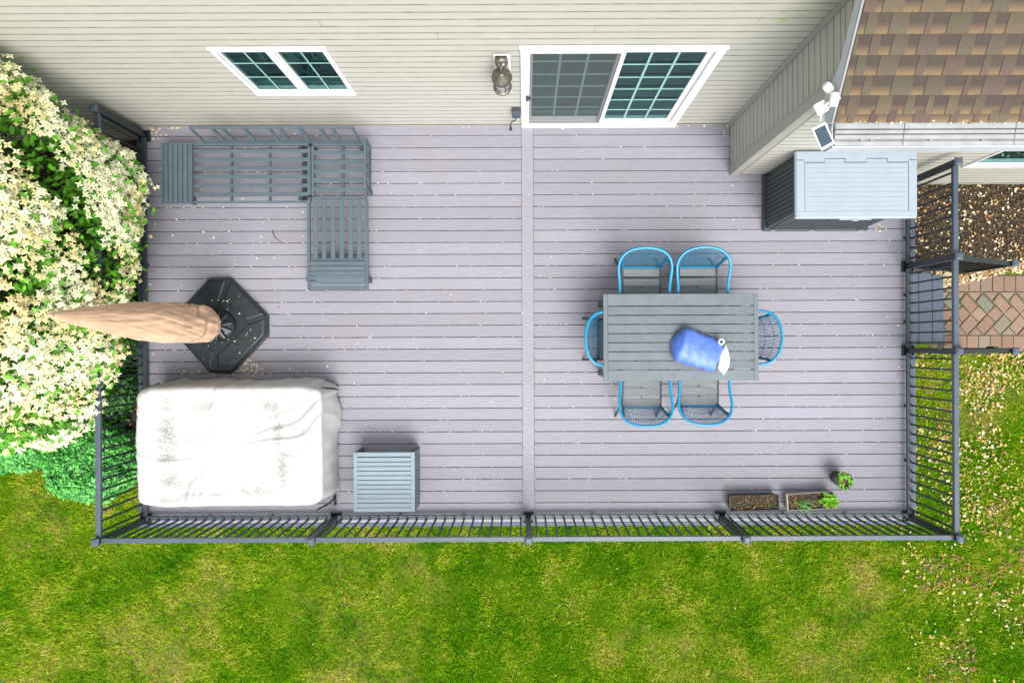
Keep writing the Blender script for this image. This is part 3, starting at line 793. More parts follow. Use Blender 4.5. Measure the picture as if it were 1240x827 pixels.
    for i in range(len(xs)-1):
        mb = MB(); a, b = xs[i]+.003, xs[i+1]-.003
        for j in range(0, len(edges)-1, 2): mb.box(a, b, edges[j], edges[j+1], gz-.004, gz+.008+.004*j)
        build('guard_panel', mb, M_GUT, gt)
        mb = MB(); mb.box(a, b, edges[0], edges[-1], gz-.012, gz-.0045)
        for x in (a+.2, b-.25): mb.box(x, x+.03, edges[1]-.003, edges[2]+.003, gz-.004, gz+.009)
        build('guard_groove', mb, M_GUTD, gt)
    mb = MB(); mb.box(rake, 9.9, gy1+.0005, gy1+.03, gz+.02, gz+.034); build('eave_flashing', mb, M_GUT, H)
    # main roof, above the frame
    mb = MB(); mb.add([(WALLX0,2.35,4.9),(2.9,2.35,4.9),(2.9,5.2,6.6),(WALLX0,5.2,6.6),(WALLX0,2.35,5.1),(2.9,2.35,5.1),(2.9,5.2,6.8),(WALLX0,5.2,6.8)], [(0,3,2,1),(4,5,6,7),(0,1,5,4),(1,2,6,5),(3,0,4,7)])
    build('main_roof', mb, M_SHP, H)
house()

# ------------------------------------------------------------------ wall things
def lantern():
    UP = .22
    t = thing('wall_lantern', 'weathered outdoor wall lantern on a white mounting plate left of the sliding door', 'lamp', (-.205, 2.66, 1.6))
    mb = MB(); mb.box(-.288, -.125, 2.655, 2.686, 1.14, 2.07); build('mounting_plate', mb, M_TRIM, t, bev=.02)
    cx, cy = -.212, 2.53
    mb = MB(); mb.lathe([(0,1.86),(.05,1.86),(.062,1.84),(.062,1.82),(0,1.82)], cx, 2.625, 20); mb.bar((cx, 2.65, 1.84), (cx, 2.60, 1.84), .11, .12); mb.tube([(cx,2.64,1.84),(cx,2.56,1.90),(cx,cy,1.88),(cx,cy,1.80)], .012); build('arm', mb, M_METAL, t, smooth=True)
    mb = MB(); mb.lathe([(.0,1.80),(.02,1.80),(.03,1.78),(.085,1.74),(.098,1.71),(.098,1.695),(.07,1.70)], cx, cy, 24); build('lamp_shade', mb, M_METAL, t, smooth=True)
    mb = MB(); mb.lathe([(.070,1.70),(.078,1.62),(.066,1.50),(.058,1.47)], cx, cy, 24); build('globe', mb, M_LAMP, t, smooth=True)
    mb = MB(); mb.lathe([(.0,1.44),(.07,1.44),(.092,1.465),(.092,1.48),(.058,1.48),(0,1.48)], cx, cy, 24)
    for k in range(4): a = k*PI/2+.4; mb.tube([(cx+.08*math.cos(a), cy+.08*math.sin(a), 1.47),(cx+.085*math.cos(a), cy+.085*math.sin(a), 1.71)], .005, 6)
    build('cage', mb, M_METAL, t, smooth=True)
    mb = MB(); mb.lathe([(.0,1.56),(.02,1.57),(.03,1.62),(.018,1.67),(0,1.68)], cx, cy, 12); build('bulb', mb, M_WHITE, t, smooth=True)
    for ch in t.children:
        if not ch.name.startswith('mounting_plate'): ch.location.z += UP-.03
lantern()
def outlet():
    t = thing('outlet_box', 'small dark outdoor outlet box with a short cord beside the door frame', 'outlet', (-.09, 2.68, .5))
    mb = MB(); mb.box(-.142, -.045, 2.625, 2.685, .44, .63); build('cover', mb, M_LEGD, t, bev=.008)
    mb = MB(); mb.box(-.136, -.051, 2.618, 2.6245, .452, .618); build('lid', mb, M_SOFAD, t, bev=.004)
    mb = MB(); mb.tube([(-.10,2.64,.44),(-.10,2.62,.38),(-.145,2.61,.37),(-.16,2.60,.30),(-.165,2.60,.16)], .007); build('cord', mb, M_BLK, t, smooth=True)
    mb = MB(); mb.box(-.18,-.15,2.585,2.615,.10,.16); build('plug', mb, M_BLK, t, bev=.004)
outlet()
def cam_and_panel():
    t = thing('security_camera', 'white security camera with floodlight head at the wing corner under the eave', 'camera', (2.50, 2.05, 2.8))
    a = P(1003, 107, 3.17); b = P(994, 131, 3.12); c = P(1010, 121, 3.20)
    mb = MB()
    d = Vector((-.45,-.3,.1)).normalized()
    def can(mb, p, r, L, dd):
        q = dd.orthogonal().normalized(); w = dd.cross(q); vs = []
        prof = [(0,-L/2),(r*.8,-L/2),(r,-L/2*.7),(r,L/2*.7),(r*.85,L/2),(0,L/2)]
        for rr, l in prof:
            for k in range(16): vs.append(p+dd*l+(q*math.cos(k*PI/8)+w*math.sin(k*PI/8))*rr)
        mb.add(vs, [(i*16+k, i*16+(k+1) % 16, (i+1)*16+(k+1) % 16, (i+1)*16+k) for i in range(5) for k in range(16)])
    can(mb, a, .034, .085, Vector((-.5,.2,.45)).normalized()); build('camera_body', mb, M_WHITE, t, smooth=True)
    mb = MB(); can(mb, c, .032, .10, Vector((.05,.9,.1)).normalized()); build('mount', mb, M_WHITE, t, smooth=True)
    mb = MB()
    r = Matrix.Rotation(math.radians(28), 3, 'Z'); s = .046
    vs = [b+r@Vector((x*s, y*s, z)) for z in (-.02, .02) for x, y in ((-1,-1),(1,-1),(1,1),(-1,1))]
    mb.add(vs, [(3,2,1,0),(4,5,6,7),(0,1,5,4),(1,2,6,5),(2,3,7,6),(3,0,4,7)]); build('floodlight', mb, M_WHITE, t, bev=.012)
    mb = MB(); mb.tube([b, (b+c)/2+Vector((0,0,.01)), c, a], .012); mb.tube([c, (rake_x-.012, c.y+.01, c.z+.02)], .014); build('arm', mb, M_WHITE, t, smooth=True)
    # solar panel
    p = P(997, 165, 3.16); t2 = thing('solar_panel', 'small white framed solar panel tilted at the left end of the gutter', 'solar panel', p)
    q = [P(983,156.5,3.14), P(999.5,148.0,3.18), P(1011,173.5,3.18), P(994.5,183.0,3.14)]
    nz = (q[1]-q[0]).cross(q[3]-q[0]).normalized(); nz = nz if nz.z > 0 else -nz
    def slab(k, lo, hi):
        cen = sum(q, Vector())/4; pts = [cen+(x-cen)*k for x in q]
        vs = [x+nz*lo for x in pts]+[x+nz*hi for x in pts]; return vs
    fc = [(0,1,2,3),(7,6,5,4),(0,4,5,1),(1,5,6,2),(2,6,7,3),(3,7,4,0)]
    mb = MB(); mb.add(slab(1, -.012, .004), fc); build('frame', mb, M_WHITE, t2, bev=.002)
    mb = MB(); mb.add(slab(.80, .0045, .006), fc); build('solar_cell', mb, M_CELL, t2)
    mb = MB(); e = P(1006,129,3.14); mb.tube([e, P(1000,133,3.12), P(994,140,3.10), P(993,150,3.12), p+Vector((0,0,-.02))], .006, 6); build('cable', mb, M_WHITE, t2, smooth=True)
    mb = MB(); mb.tube([p-nz*.012, p+Vector((.02,.08,-.10)), (rake_x-.010, p.y+.15, 3.02)], .010, 8); build('bracket', mb, M_WHITE, t2, smooth=True)
rake_x = 2.385
cam_and_panel()

# ------------------------------------------------------------------ storage box
def storage():
    t = thing('storage_box', 'charcoal resin deck storage box with a pale grey plank lid by the wing wall', 'storage box', (3.5, 1.7, 0))
    x0, x1, y0, y1, h = 2.925, 4.135, 1.405, 2.035, 1.03
    mb = MB(); k = .03
    b = [(x0,y0),(x1,y0),(x1,y1),(x0,y1)]; tp = [(x0+k*.6,y0+k),(x1-k*.6,y0+k),(x1-k*.6,y1),(x0+k*.6,y1)]
    mb.prism(b, .06, h, top=tp); build('body', mb, M_BOXD, t, bev=.012)
    mb = MB(); mb.box(x0-.03, x1+.03, y0-.03, y1+.02, .012, .075); build('base_rim', mb, M_BOXD, t, bev=.012)
    for i in range(10):
        m = MB(); u = y0+.07+i*(y1-y0-.11)/10; w = (y1-y0-.11)/10-.012
        f = lambda z: x0+k*.6*(z-.06)/(h-.06)
        m.add([(f(.10)-.010,u,.10),(f(.10)-.010,u+w,.10),(f(.95)-.010,u+w,.95),(f(.95)-.010,u,.95),(f(.10)+.002,u,.10),(f(.10)+.002,u+w,.10),(f(.95)+.002,u+w,.95),(f(.95)+.002,u,.95)],
              [(3,2,1,0),(0,1,5,4),(1,2,6,5),(2,3,7,6),(3,0,4,7)])
        build('side_plank', m, M_BOXD, t)
    for i in range(16):
        m = MB(); u = x0+.06+i*(x1-x0-.12)/16; w = (x1-x0-.12)/16-.012
        f = lambda z: y0+k*(z-.06)/(h-.06)
        m.add([(u,f(.10)-.008,.10),(u+w,f(.10)-.008,.10),(u+w,f(.95)-.008,.95),(u,f(.95)-.008,.95),(u,f(.10)+.002,.10),(u+w,f(.10)+.002,.10),(u+w,f(.95)+.002,.95),(u,f(.95)+.002,.95)],
              [(0,1,2,3),(4,5,1,0),(5,6,2,1),(6,7,3,2),(7,4,0,3)])
        build('front_plank', m, M_BOXD, t)
    for x in (x0+.05, (x0+x1)/2-.08, x1-.09):
        mb = MB(); mb.box(x, x+.05, y0-.036, y0-.0305, .03, .09); build('rim_clip', mb, M_BOXL, t)
    # lid
    X0, X1, Y0, Y1, Z = 2.885, 4.185, 1.337, 2.058, 1.075
    mb = MB(); mb.box(X0, X1, Y0, Y1, Z-.05, Z); lid = build('lid', mb, M_BOXL, t, bev=.012)
    zz = Z+.006
    # border strips
    hy = Y1-.075
    mb = MB(); mb.box(X0+.012, X1-.012, Y0+.012, Y0+.075, Z-.001, zz); build('lid_edge', mb, M_BOXL, lid, bev=.003)
    for a in (X0+.012, X1-.095):
        mb = MB(); mb.box(a, a+.083, Y0+.079, hy-.03, Z-.001, zz); build('lid_edge', mb, M_BOXL, lid, bev=.003)
    # hinge strip with two tongues
    W_ = X1-X0
    pts = [(X0+.012, hy-.02), (X0+.085, hy-.02), (X0+.085, hy-.045), (X0+.31, hy-.045), (X0+.31, hy-.005), (X0+.53, hy-.005), (X0+.53, hy-.045), (X0+.755, hy-.045), (X0+.755, hy-.005), (X0+.98, hy-.005), (X0+.98, hy-.045), (X1-.085, hy-.045), (X1-.085, hy-.02), (X1-.012, hy-.02), (X1-.012, Y1-.01), (X0+.012, Y1-.01)]
    mb = MB(); mb.prism(pts, Z-.001, zz); build('hinge_strip', mb, M_BOXL, lid, bev=.002)
    mb = MB()
    for i in range(len(pts)-3):
        a, b_ = pts[i], pts[i+1]
        if abs(a[0]-b_[0]) > .001: mb.box(min(a[0],b_[0])-.004, max(a[0],b_[0])+.004, a[1]-.010, a[1]-.001, Z-.002, Z+.0014)
        else: mb.box(a[0]-.005, a[0]+.005, min(a[1],b_[1])-.008, max(a[1],b_[1]), Z-.0021, Z+.0016)
    mb.box(X0+.0955, X0+.0985, Y0+.08, hy-.06, Z-.002, Z+.0018); mb.box(X1-.0985, X1-.0955, Y0+.08, hy-.06, Z-.002, Z+.0018)
    build('hinge_gap', mb, M_BOXG, lid)
    n = 10; ya, yb = Y0+.079, hy-.058
    for i in range(n):
        mb = MB(); w = (yb-ya)/n; mb.box(X0+.101, X1-.101, ya+w*i+.003, ya+w*(i+1)-.003, Z-.001, Z+.004); build('lid_plank', mb, M_BOXL, lid, bev=.0015)
    mb = MB(); mb.box((X0+X1)/2-.17, (X0+X1)/2+.17, Y0-.012, Y0, Z-.045, Z-.02); mb.box((X0+X1)/2-.03, (X0+X1)/2+.03, Y0-.022, Y0-.0125, Z-.06, Z-.015); build('handle', mb, M_BOXL, t, bev=.003)
storage()

# ------------------------------------------------------------------ dining set
def dining_table():
    x0, x1, y0, y1, z = .872, 2.602, -.402, .566, .735
    t = thing('dining_table', 'large rectangular grey slatted outdoor dining table between the blue chairs', 'table', ((x0+x1)/2, (y0+y1)/2, 0))
    e = .050
    for a, b in ((x0, x0+e), (x1-e, x1)):
        mb = MB(); mb.box(a, b, y0, y1, z-.032, z); build('breadboard_end', mb, M_TABLE, t, bev=.003)
    ws = [.130]+[.0915]*7+[.118]; g = (y1-y0-sum(ws))/8; y = y1
    for i, w in enumerate(ws):
        mb = MB(); mb.box(x0+e+.001, x1-e-.001, y-w, y, z-.030, z-.001); build('slat', mb, M_TABLE, t, bev=.003); y -= w+g
    mb = MB()
    mb.box(x0+.03, x1-.03, y0+.03, y0+.06, z-.09, z-.033); mb.box(x0+.03, x1-.03, y1-.06, y1-.03, z-.09, z-.033)
    for x in (x0+.03, (x0+x1)/2-.35, (x0+x1)/2+.35, x1-.06): mb.box(x, x+.03, y0+.061, y1-.061, z-.0895, z-.0335)
    build('apron', mb, M_LEGD, t)
    for x in (x0+.02, x1-.10):
        for yy in (y0+.03, y1-.11):
            mb = MB(); k = .0
            mb.prism([(x,yy),(x+.055,yy),(x+.055,yy+.055),(x,yy+.055)], .0, z-.034, top=[(x+.008,yy),(x+.078,yy),(x+.078,yy+.078),(x+.008,yy+.078)]); build('leg', mb, M_LEGD, t, bev=.004)
dining_table()

def crom(pts, n=6):
    pts = [Vector(p) for p in pts]; out = []
    for i in range(len(pts)-1):
        p0, p1, p2, p3 = pts[max(i-1, 0)], pts[i], pts[i+1], pts[min(i+2, len(pts)-1)]
        for k in range(n):
            t = k/n
            out.append(.5*((2*p1)+(-p0+p2)*t+(2*p0-5*p1+4*p2-p3)*t*t+(-p0+3*p1-3*p2+p3)*t**3))
    out.append(pts[-1]); return out
def chair():
    """local frame: +y points to the back of the chair"""
    t = thing('patio_chair', 'x', 'chair', (0,0,0), 'blue rope back chairs around the dining table')
    half = [(.278,-.22,.40),(.280,-.20,.60),(.280,-.14,.655),(.281,0,.665),(.295,.13,.69),(.297,.215,.71),(.268,.30,.735),(.205,.362,.757),(.105,.398,.772)]
    L = [(-x, y, z) for x, y, z in half]; pts = L+[(0,.408,.775)]+half[::-1]
    hoop = crom(pts, 5)
    mb = MB(); mb.tube(hoop, .0165, 9); build('arm_hoop', mb, M_BLUE, t, smooth=True)
    for s in (-1, 1):
        mb = MB(); mb.tube([(s*.278,-.22,.42),(s*.270,-.25,.20),(s*.26,-.27,.0)], .0125, 7); build('leg', mb, M_LEGD, t, smooth=True)
        mb = MB(); mb.tube([(s*.225,.10,.415),(s*.235,.22,.30),(s*.250,.375,.0)], .0135, 7); build('leg', mb, M_LEGD, t, smooth=True)
    # lower bar and side bars of the rope back
    mb = MB(); mb.bar((-.225,.225,.43), (.225,.225,.43), .030, .022)
    for s in (-1, 1): mb.bar((s*.222,.222,.43), (s*.258,.310,.730), .022, .032)
    build('back_frame', mb, M_BLUED, t, bev=.003)
    # ropes wrapped between lower bar and hoop
    mb = MB(); top = [p for p in hoop if p.z > .728]
    N = 34
    def at(f):
        x = f*(len(top)-1); i = min(int(x), len(top)-2); return top[i].lerp(top[i+1], x-i)
    for i in range(N):
        f = (i+.5)/N; a = Vector((-.215+.43*f, .226, .435)); b = at(f)
        m_ = (a+b)/2+Vector((0, .022*math.sin(f*PI), -.01)); mb.tube([a, m_, b], .0042, 4)
        mb.tube([b+Vector((-.004,0,.0145)), b+Vector((.004,0,.0145))], .004, 4)
    for j, zz in enumerate((.33, .66)):
        row = [Vector((-.215+.43*f, .226, .435)).lerp(at(f), zz)+Vector((0, .02*math.sin(f*PI), -.01)) for f in [k/8 for k in range(9)]]
        mb.tube(row, .0035, 4)
    build('rope_back', mb, M_ROPE, t, kind='stuff')
    for i in range(4):
        y = -.215+i*.112; mb = MB(); mb.box(-.208, .208, y, y+.086, .418, .432); build('seat_slat', mb, M_SEAT, t, bev=.003)
    mb = MB()
    for x in (-.222, 0, .222): mb.bar((x,-.225,.410), (x,.225,.410), .022 if x else .012, .022)
    mb.bar((-.222,-.225,.409), (.222,-.225,.409), .02, .02); mb.bar((-.278,-.22,.42), (-.233,-.22,.409), .018, .016); mb.bar((.278,-.22,.42), (.233,-.22,.409), .018, .016)
    mb.bar((-.300,.02,.655), (-.228,.02,.412), .012, .012) if False else None
    build('seat_frame', mb, M_LEGD, t)
    return t
CH = chair()
spots = [(1.348, .668, 0, 'blue rope back chair on the wall side of the table, nearer the sofa'),
         (2.004, .672, 0, 'blue rope back chair on the wall side of the table, nearer the storage box'),
         (1.352, -.498, PI, 'blue rope back chair on the lawn side of the table, left one of the pair'),
         (2.016, -.484, PI, 'blue rope back chair on the lawn side of the table, directly below the blue bag'),
         (1.078, .066, PI/2, 'blue rope back chair pushed in at the left end of the table'),
         (2.440, .074, -PI/2, 'blue rope back chair pushed in at the right end of the table')]
for i, (x, y, a, lab) in enumerate(spots):
    c = CH if i == 0 else copy_tree(CH)
    c.location = (x, y, 0); c.rotation_euler = (0, 0, a+random.uniform(-.012, .012)); c['label'] = lab

def bag():
    z = .736
    t = thing('plastic_bag', 'filled blue plastic bag with a white end lying on the dining table', 'bag', (1.95, -.02, z))
    zc = z+.10
    A = P(815, 413, zc); B = P(871, 433.5, zc); ax = (B-A); Ln = ax.length; ax.normalize(); sd_ = Vector((-ax.y, ax.x, 0))
    mb = MB(); N, K = 26, 28; vs = []
    for i in range(N+1):
        f = i/N
        r = .195*(min(1, (f*6+.02)**.55) if f < .17 else 1)*(1-.16*max(0, f-.3))
        if f > .93: r *= 1-.05*(f-.93)/.07
        h = .105*(min(1, (f*5+.02)**.5) if f < .2 else 1)*(1-.45*f)
        for k in range(K):
            a = 2*PI*k/K; c, s = math.cos(a), math.sin(a)
            w = 1+.06*mnoise.noise(Vector((f*6, c*2.2, s*2.2)))+.025*math.sin(f*30+5*c)
            p = A+ax*(f*Ln)+sd_*(c*r*w)+Vector((0,0,(s*h*w)-.1+h*.93)); p.z = max(p.z, z+.002); vs.append(p)
    mb.add(vs, [(i*K+k, i*K+(k+1) % K, (i+1)*K+(k+1) % K, (i+1)*K+k) for i in range(N) for k in range(K)]); mb.add([vs[k] for k in range(K)], [tuple(range(K-1, -1, -1))])
    build('bag_body', mb, M_BAG, t, smooth=True)
    # flattened white end, seam widest at the lip
    z2 = z+.085; loc = [P(880,416,z2), P(884.8,432,z2), P(884,444,z2), P(878,454,z2), P(870,446,z2), P(870.5,428,z2)]
    mb = MB(); c0 = sum(loc, Vector())/6
    ring = []
    for i in range(6):
        a, b = loc[i], loc[(i+1) % 6]
        for k in range(5): ring.append(a.lerp(b, k/5))
    vs = []
    for f, hh in ((1, 0), (.97, .012), (.75, .034), (.4, .042), (.05, .045)):
        for j, p in enumerate(ring):
            w = .006*math.sin(j*2.1+f*9); vs.append(c0+(p-c0)*f+Vector((0,0,hh-.03+w*f)))
    n = len(ring)
    mb.add(vs, [(i*n+k, (i+1)*n+k, (i+1)*n+(k+1) % n, i*n+(k+1) % n) for i in range(4) for k in range(n)]+[tuple(4*n+k for k in range(n-1,-1,-1))])
    mb.add([v-Vector((0,0,.0)) for v in vs[:n]]+[Vector((v.x, v.y, z+.003)) for v in vs[:n]], [(k, (k+1) % n, n+(k+1) % n, n+k) for k in range(n)])
    build('bag_end', mb, M_BAGW, t, smooth=True)
    p = P(873.5, 414, z+.12)
    mb = MB(); mb.lathe([(.0,z+.10),(.036,z+.10),(.036,z+.125),(.030,z+.13),(.020,z+.128),(.018,z+.118),(0,z+.118)], p.x, p.y, 20); cp = build('cap', mb, M_WHITE, t, smooth=True)
    mb = MB(); mb.lathe([(.019,z+.119),(.019,z+.1292),(.012,z+.131),(.0,z+.131)], p.x, p.y, 16); build('cap_hole', mb, M_LEGD, cp, smooth=True)
bag()

# ------------------------------------------------------------------ sofa sections
def sofa():
    SZ = .28
    t = thing('slatted_sofa', 'slate blue slatted sofa frame without cushions along the house wall', 'sofa', (-3.4, 2.0, 0), 'slatted corner sofa sections')
    def rect(t, px0, px1, py0, py1, z, th, nm, mat=M_SOFA, bev=.003):
        a, b = P(px0, py1, z), P(px1, py0, z); mb = MB(); mb.box(a.x, b.x, a.y, b.y, z-th, z); return build(nm, mb, mat, t, bev=bev)
    y0p, y1p = 173.6, 246.2
    # end table of the sofa: six boards front to back
    xs = np.linspace(197.5, 233, 7)
    for i in range(6): rect(t, xs[i]+.6, xs[i+1]-.6, y0p+1, y1p-1.5, SZ+.02, .025, 'table_slat')
    rect(t, 195, 234.3, y0p-.6, y0p+1.4, SZ+.017, .05, 'table_frame', M_SOFA); rect(t, 195, 234.3, y1p-1.6, y1p, SZ+.017, .05, 'table_frame', M_SOFA)
    rect(t, 195, 197.2, y0p+1.5, y1p-1.7, SZ+.0165, .05, 'table_frame', M_SOFA)
    # seat frame
    rect(t, 234.6, 376, y0p-.4, y0p+2.6, SZ, .05, 'seat_frame'); rect(t, 234.6, 376, y1p-3.2, y1p-.6, SZ, .05, 'seat_frame')
    rect(t, 372.8, 375.8, y0p+2.8, y1p-3.4, SZ-.001, .05, 'seat_frame')
    for x in (280, 326.5): rect(t, x-1.2, x+1.2, y0p+2.7, y1p-3.3, SZ-.014, .03, 'cross_bar', M_SOFAD)
    for y in (183, 193.4, 203.8, 214.3, 224.8, 235.2): rect(t, 234.8, 372.6, y-2.5, y+2.5, SZ+.001, .013, 'seat_slat')
    def legs(t, pts, dx=.045, dy=.06):
        for x, y in pts:
            p = P(x, y, .12); mb = MB(); mb.box(p.x-dx/2, p.x+dx/2, p.y-dy/2, p.y+dy/2, .0, SZ-.05); build('leg', mb, M_SOFAD, t, bev=.003)
    legs(t, [(204, 180), (204, 241), (230, 243), (367, 181), (367, 241)])
    mb = MB(); a, b = P(367, 241, .1), P(367, 181, .1); mb.box(a.x-.02, a.x+.02, a.y+.031, b.y-.031, .03, .07); build('leg_brace', mb, M_SOFAD, t)
    # leaning back: three panels
    zb, zt = .30, .62
    def spoke(t, bot, top, w, z0=zb, z1=zt, nm='back_spoke', h=.022):
        mb = MB(); mb.bar(P(*bot, z0), P(*top, z1), w, h, up=(0,1,0)); build(nm, mb, M_SOFA, t)
    yb, yt = 171.3, 154.8
    for (a, b) in (((247, yb), (229.6, yt)), ((436, yb), (427, yt))): pass
    top_ = [229.6, 256, 268.5, 293.5, 295.8, 325, 338, 361.6, 364.0, 387.4, 402, 426.6]
    def botx(x): return 636-(636-x)/1.043
    for i, x in enumerate(top_):
        if x < 363: spoke(t, (botx(x), yb), (x, yt), .034 if i in (1,2,5,6,9,10) else .024)
    mb = MB(); mb.bar(P(229, yt, zt), P(362.6, yt-.2, zt), .03, .026); build('top_bar', mb, M_SOFA, t, bev=.003)
    mb = MB(); mb.bar(P(botx(229), yb+1, zb), P(botx(362.6), yb+1, zb), .026, .03); build('back_bar', mb, M_SOFAD, t, bev=.003)
    # second section: corner seat with chaise
    t2 = thing('slatted_chaise', 'slate blue slatted corner seat and chaise section with a boarded foot end', 'sofa', (-2.3, 1.6, 0), 'slatted corner sofa sections')
    for i, x in enumerate(top_):
        if x > 363: spoke(t2, (botx(x), yb), (x, yt), .034 if i in (1,2,5,6,9,10) else .024)
    mb = MB(); mb.bar(P(363.2, yt, zt), P(427.8, yt-.2, zt), .03, .026); build('top_bar', mb, M_SOFA, t2, bev=.003)
    mb = MB(); mb.bar(P(botx(363.4), yb+1, zb), P(botx(428), yb+1, zb), .026, .03); build('back_bar', mb, M_SOFAD, t2, bev=.003)
    rect(t2, 377, 443, 173.4, 176.2, SZ, .05, 'seat_frame'); rect(t2, 377, 443, 238.3, 241, SZ, .05, 'seat_frame'); rect(t2, 377, 380, 176.4, 238.1, SZ-.001, .05, 'seat_frame')
    rect(t2, 440.6, 443.6, 176.4, 238.1, SZ-.001, .05, 'seat_frame')
    for y in (185, 196.4, 207.4, 218, 229.3): rect(t2, 380.2, 440.4, y-2.5, y+2.5, SZ+.001, .013, 'seat_slat')
    rect(t2, 413.4, 416.6, 176.4, 238.1, SZ-.0145, .03, 'cross_bar', M_SOFAD)
    # side back on the right
    for y in (179, 192, 205, 216, 235): 
        mb = MB(); mb.bar(P(448, y+(y-418)*-.0, zb-.0), P(442.0, 418-(418-y)*1.045, zt), .022, .03, up=(1,0,0)); build('back_spoke', mb, M_SOFA, t2)
    mb = MB(); mb.bar(P(442, 167, zt), P(442, 229, zt), .026, .03); build('top_bar', mb, M_SOFA, t2, bev=.003)
    mb = MB(); mb.bar(P(448, 177, zb), P(448, 238, zb), .024, .03); build('back_bar', mb, M_SOFAD, t2, bev=.003)
    # chaise
    rect(t2, 372, 374.8, 241.4, 351.8, SZ-.001, .05, 'seat_frame'); rect(t2, 442.2, 445, 241.4, 351.8, SZ-.001, .05, 'seat_frame')
    rect(t2, 375, 442, 313.2, 315.6, SZ-.002, .05, 'seat_frame')
    rect(t2, 375, 442, 278.6, 280.8, SZ-.0145, .03, 'cross_bar', M_SOFAD)
    for x in (381.8, 392.4, 403, 413.6, 424.3, 434.9): rect(t2, x-2.5, x+2.5, 241.5, 313, SZ+.001, .013, 'seat_slat')
    ys = np.linspace(316, 351.4, 7)
    for i in range(6): rect(t2, 375, 442, ys[i]+.4, ys[i+1]-.5, SZ+.012, .02, 'table_slat')
    legs(t2, [(446, 339), (376.5, 339), (446.5, 232), (379, 181), (440, 181)])
    for y in (176.5, 238.5):
        p = P(376.3, y, SZ); mb = MB(); mb.box(p.x-.025, p.x+.02, p.y-.013, p.y+.013, SZ-.02, SZ+.014); build('latch', mb, M_BLK, t2, bev=.003)
sofa()

# ------------------------------------------------------------------ small slatted side table
def side_table():
    x0, x1, y0, y1, z = -2.005, -1.293, -1.932, -1.240, .40
    t = thing('side_table', 'square slatted pale slate side table on the deck beside the covered furniture', 'side table', ((x0+x1)/2, (y0+y1)/2, 0))
    for a, b in ((x0, x0+.045), (x1-.045, x1)):
        mb = MB(); mb.box(a, b, y0, y1, z-.03, z); build('top_edge', mb, M_SIDE, t, bev=.003)
    mb = MB(); mb.box(x0+.0455, x1-.0455, y1-.05, y1, z-.03, z-.001); build('top_edge', mb, M_SIDE, t, bev=.003)
    n = 12; L = (y1-.054-y0)/n
    for i in range(n):
        mb = MB(); mb.box(x0+.0455, x1-.0455, y0+L*i, y0+L*(i+1)-.008, z-.022, z-.002); build('slat', mb, M_SIDE, t, bev=.002)
    for a, b in ((x0, x0+.03), (x1-.03, x1)):
        mb = MB(); mb.box(a, b, y0, y1, .0, z-.0305); build('side_panel', mb, M_SOFA, t, bev=.003)
    mb = MB(); mb.box(x0+.031, x1-.031, y0+.04, y0+.06, .12, .20); mb.box(x0+.031, x1-.031, y0+.3, y0+.33, z-.06, z-.0225); build('stretcher', mb, M_SOFAD, t)
side_table()

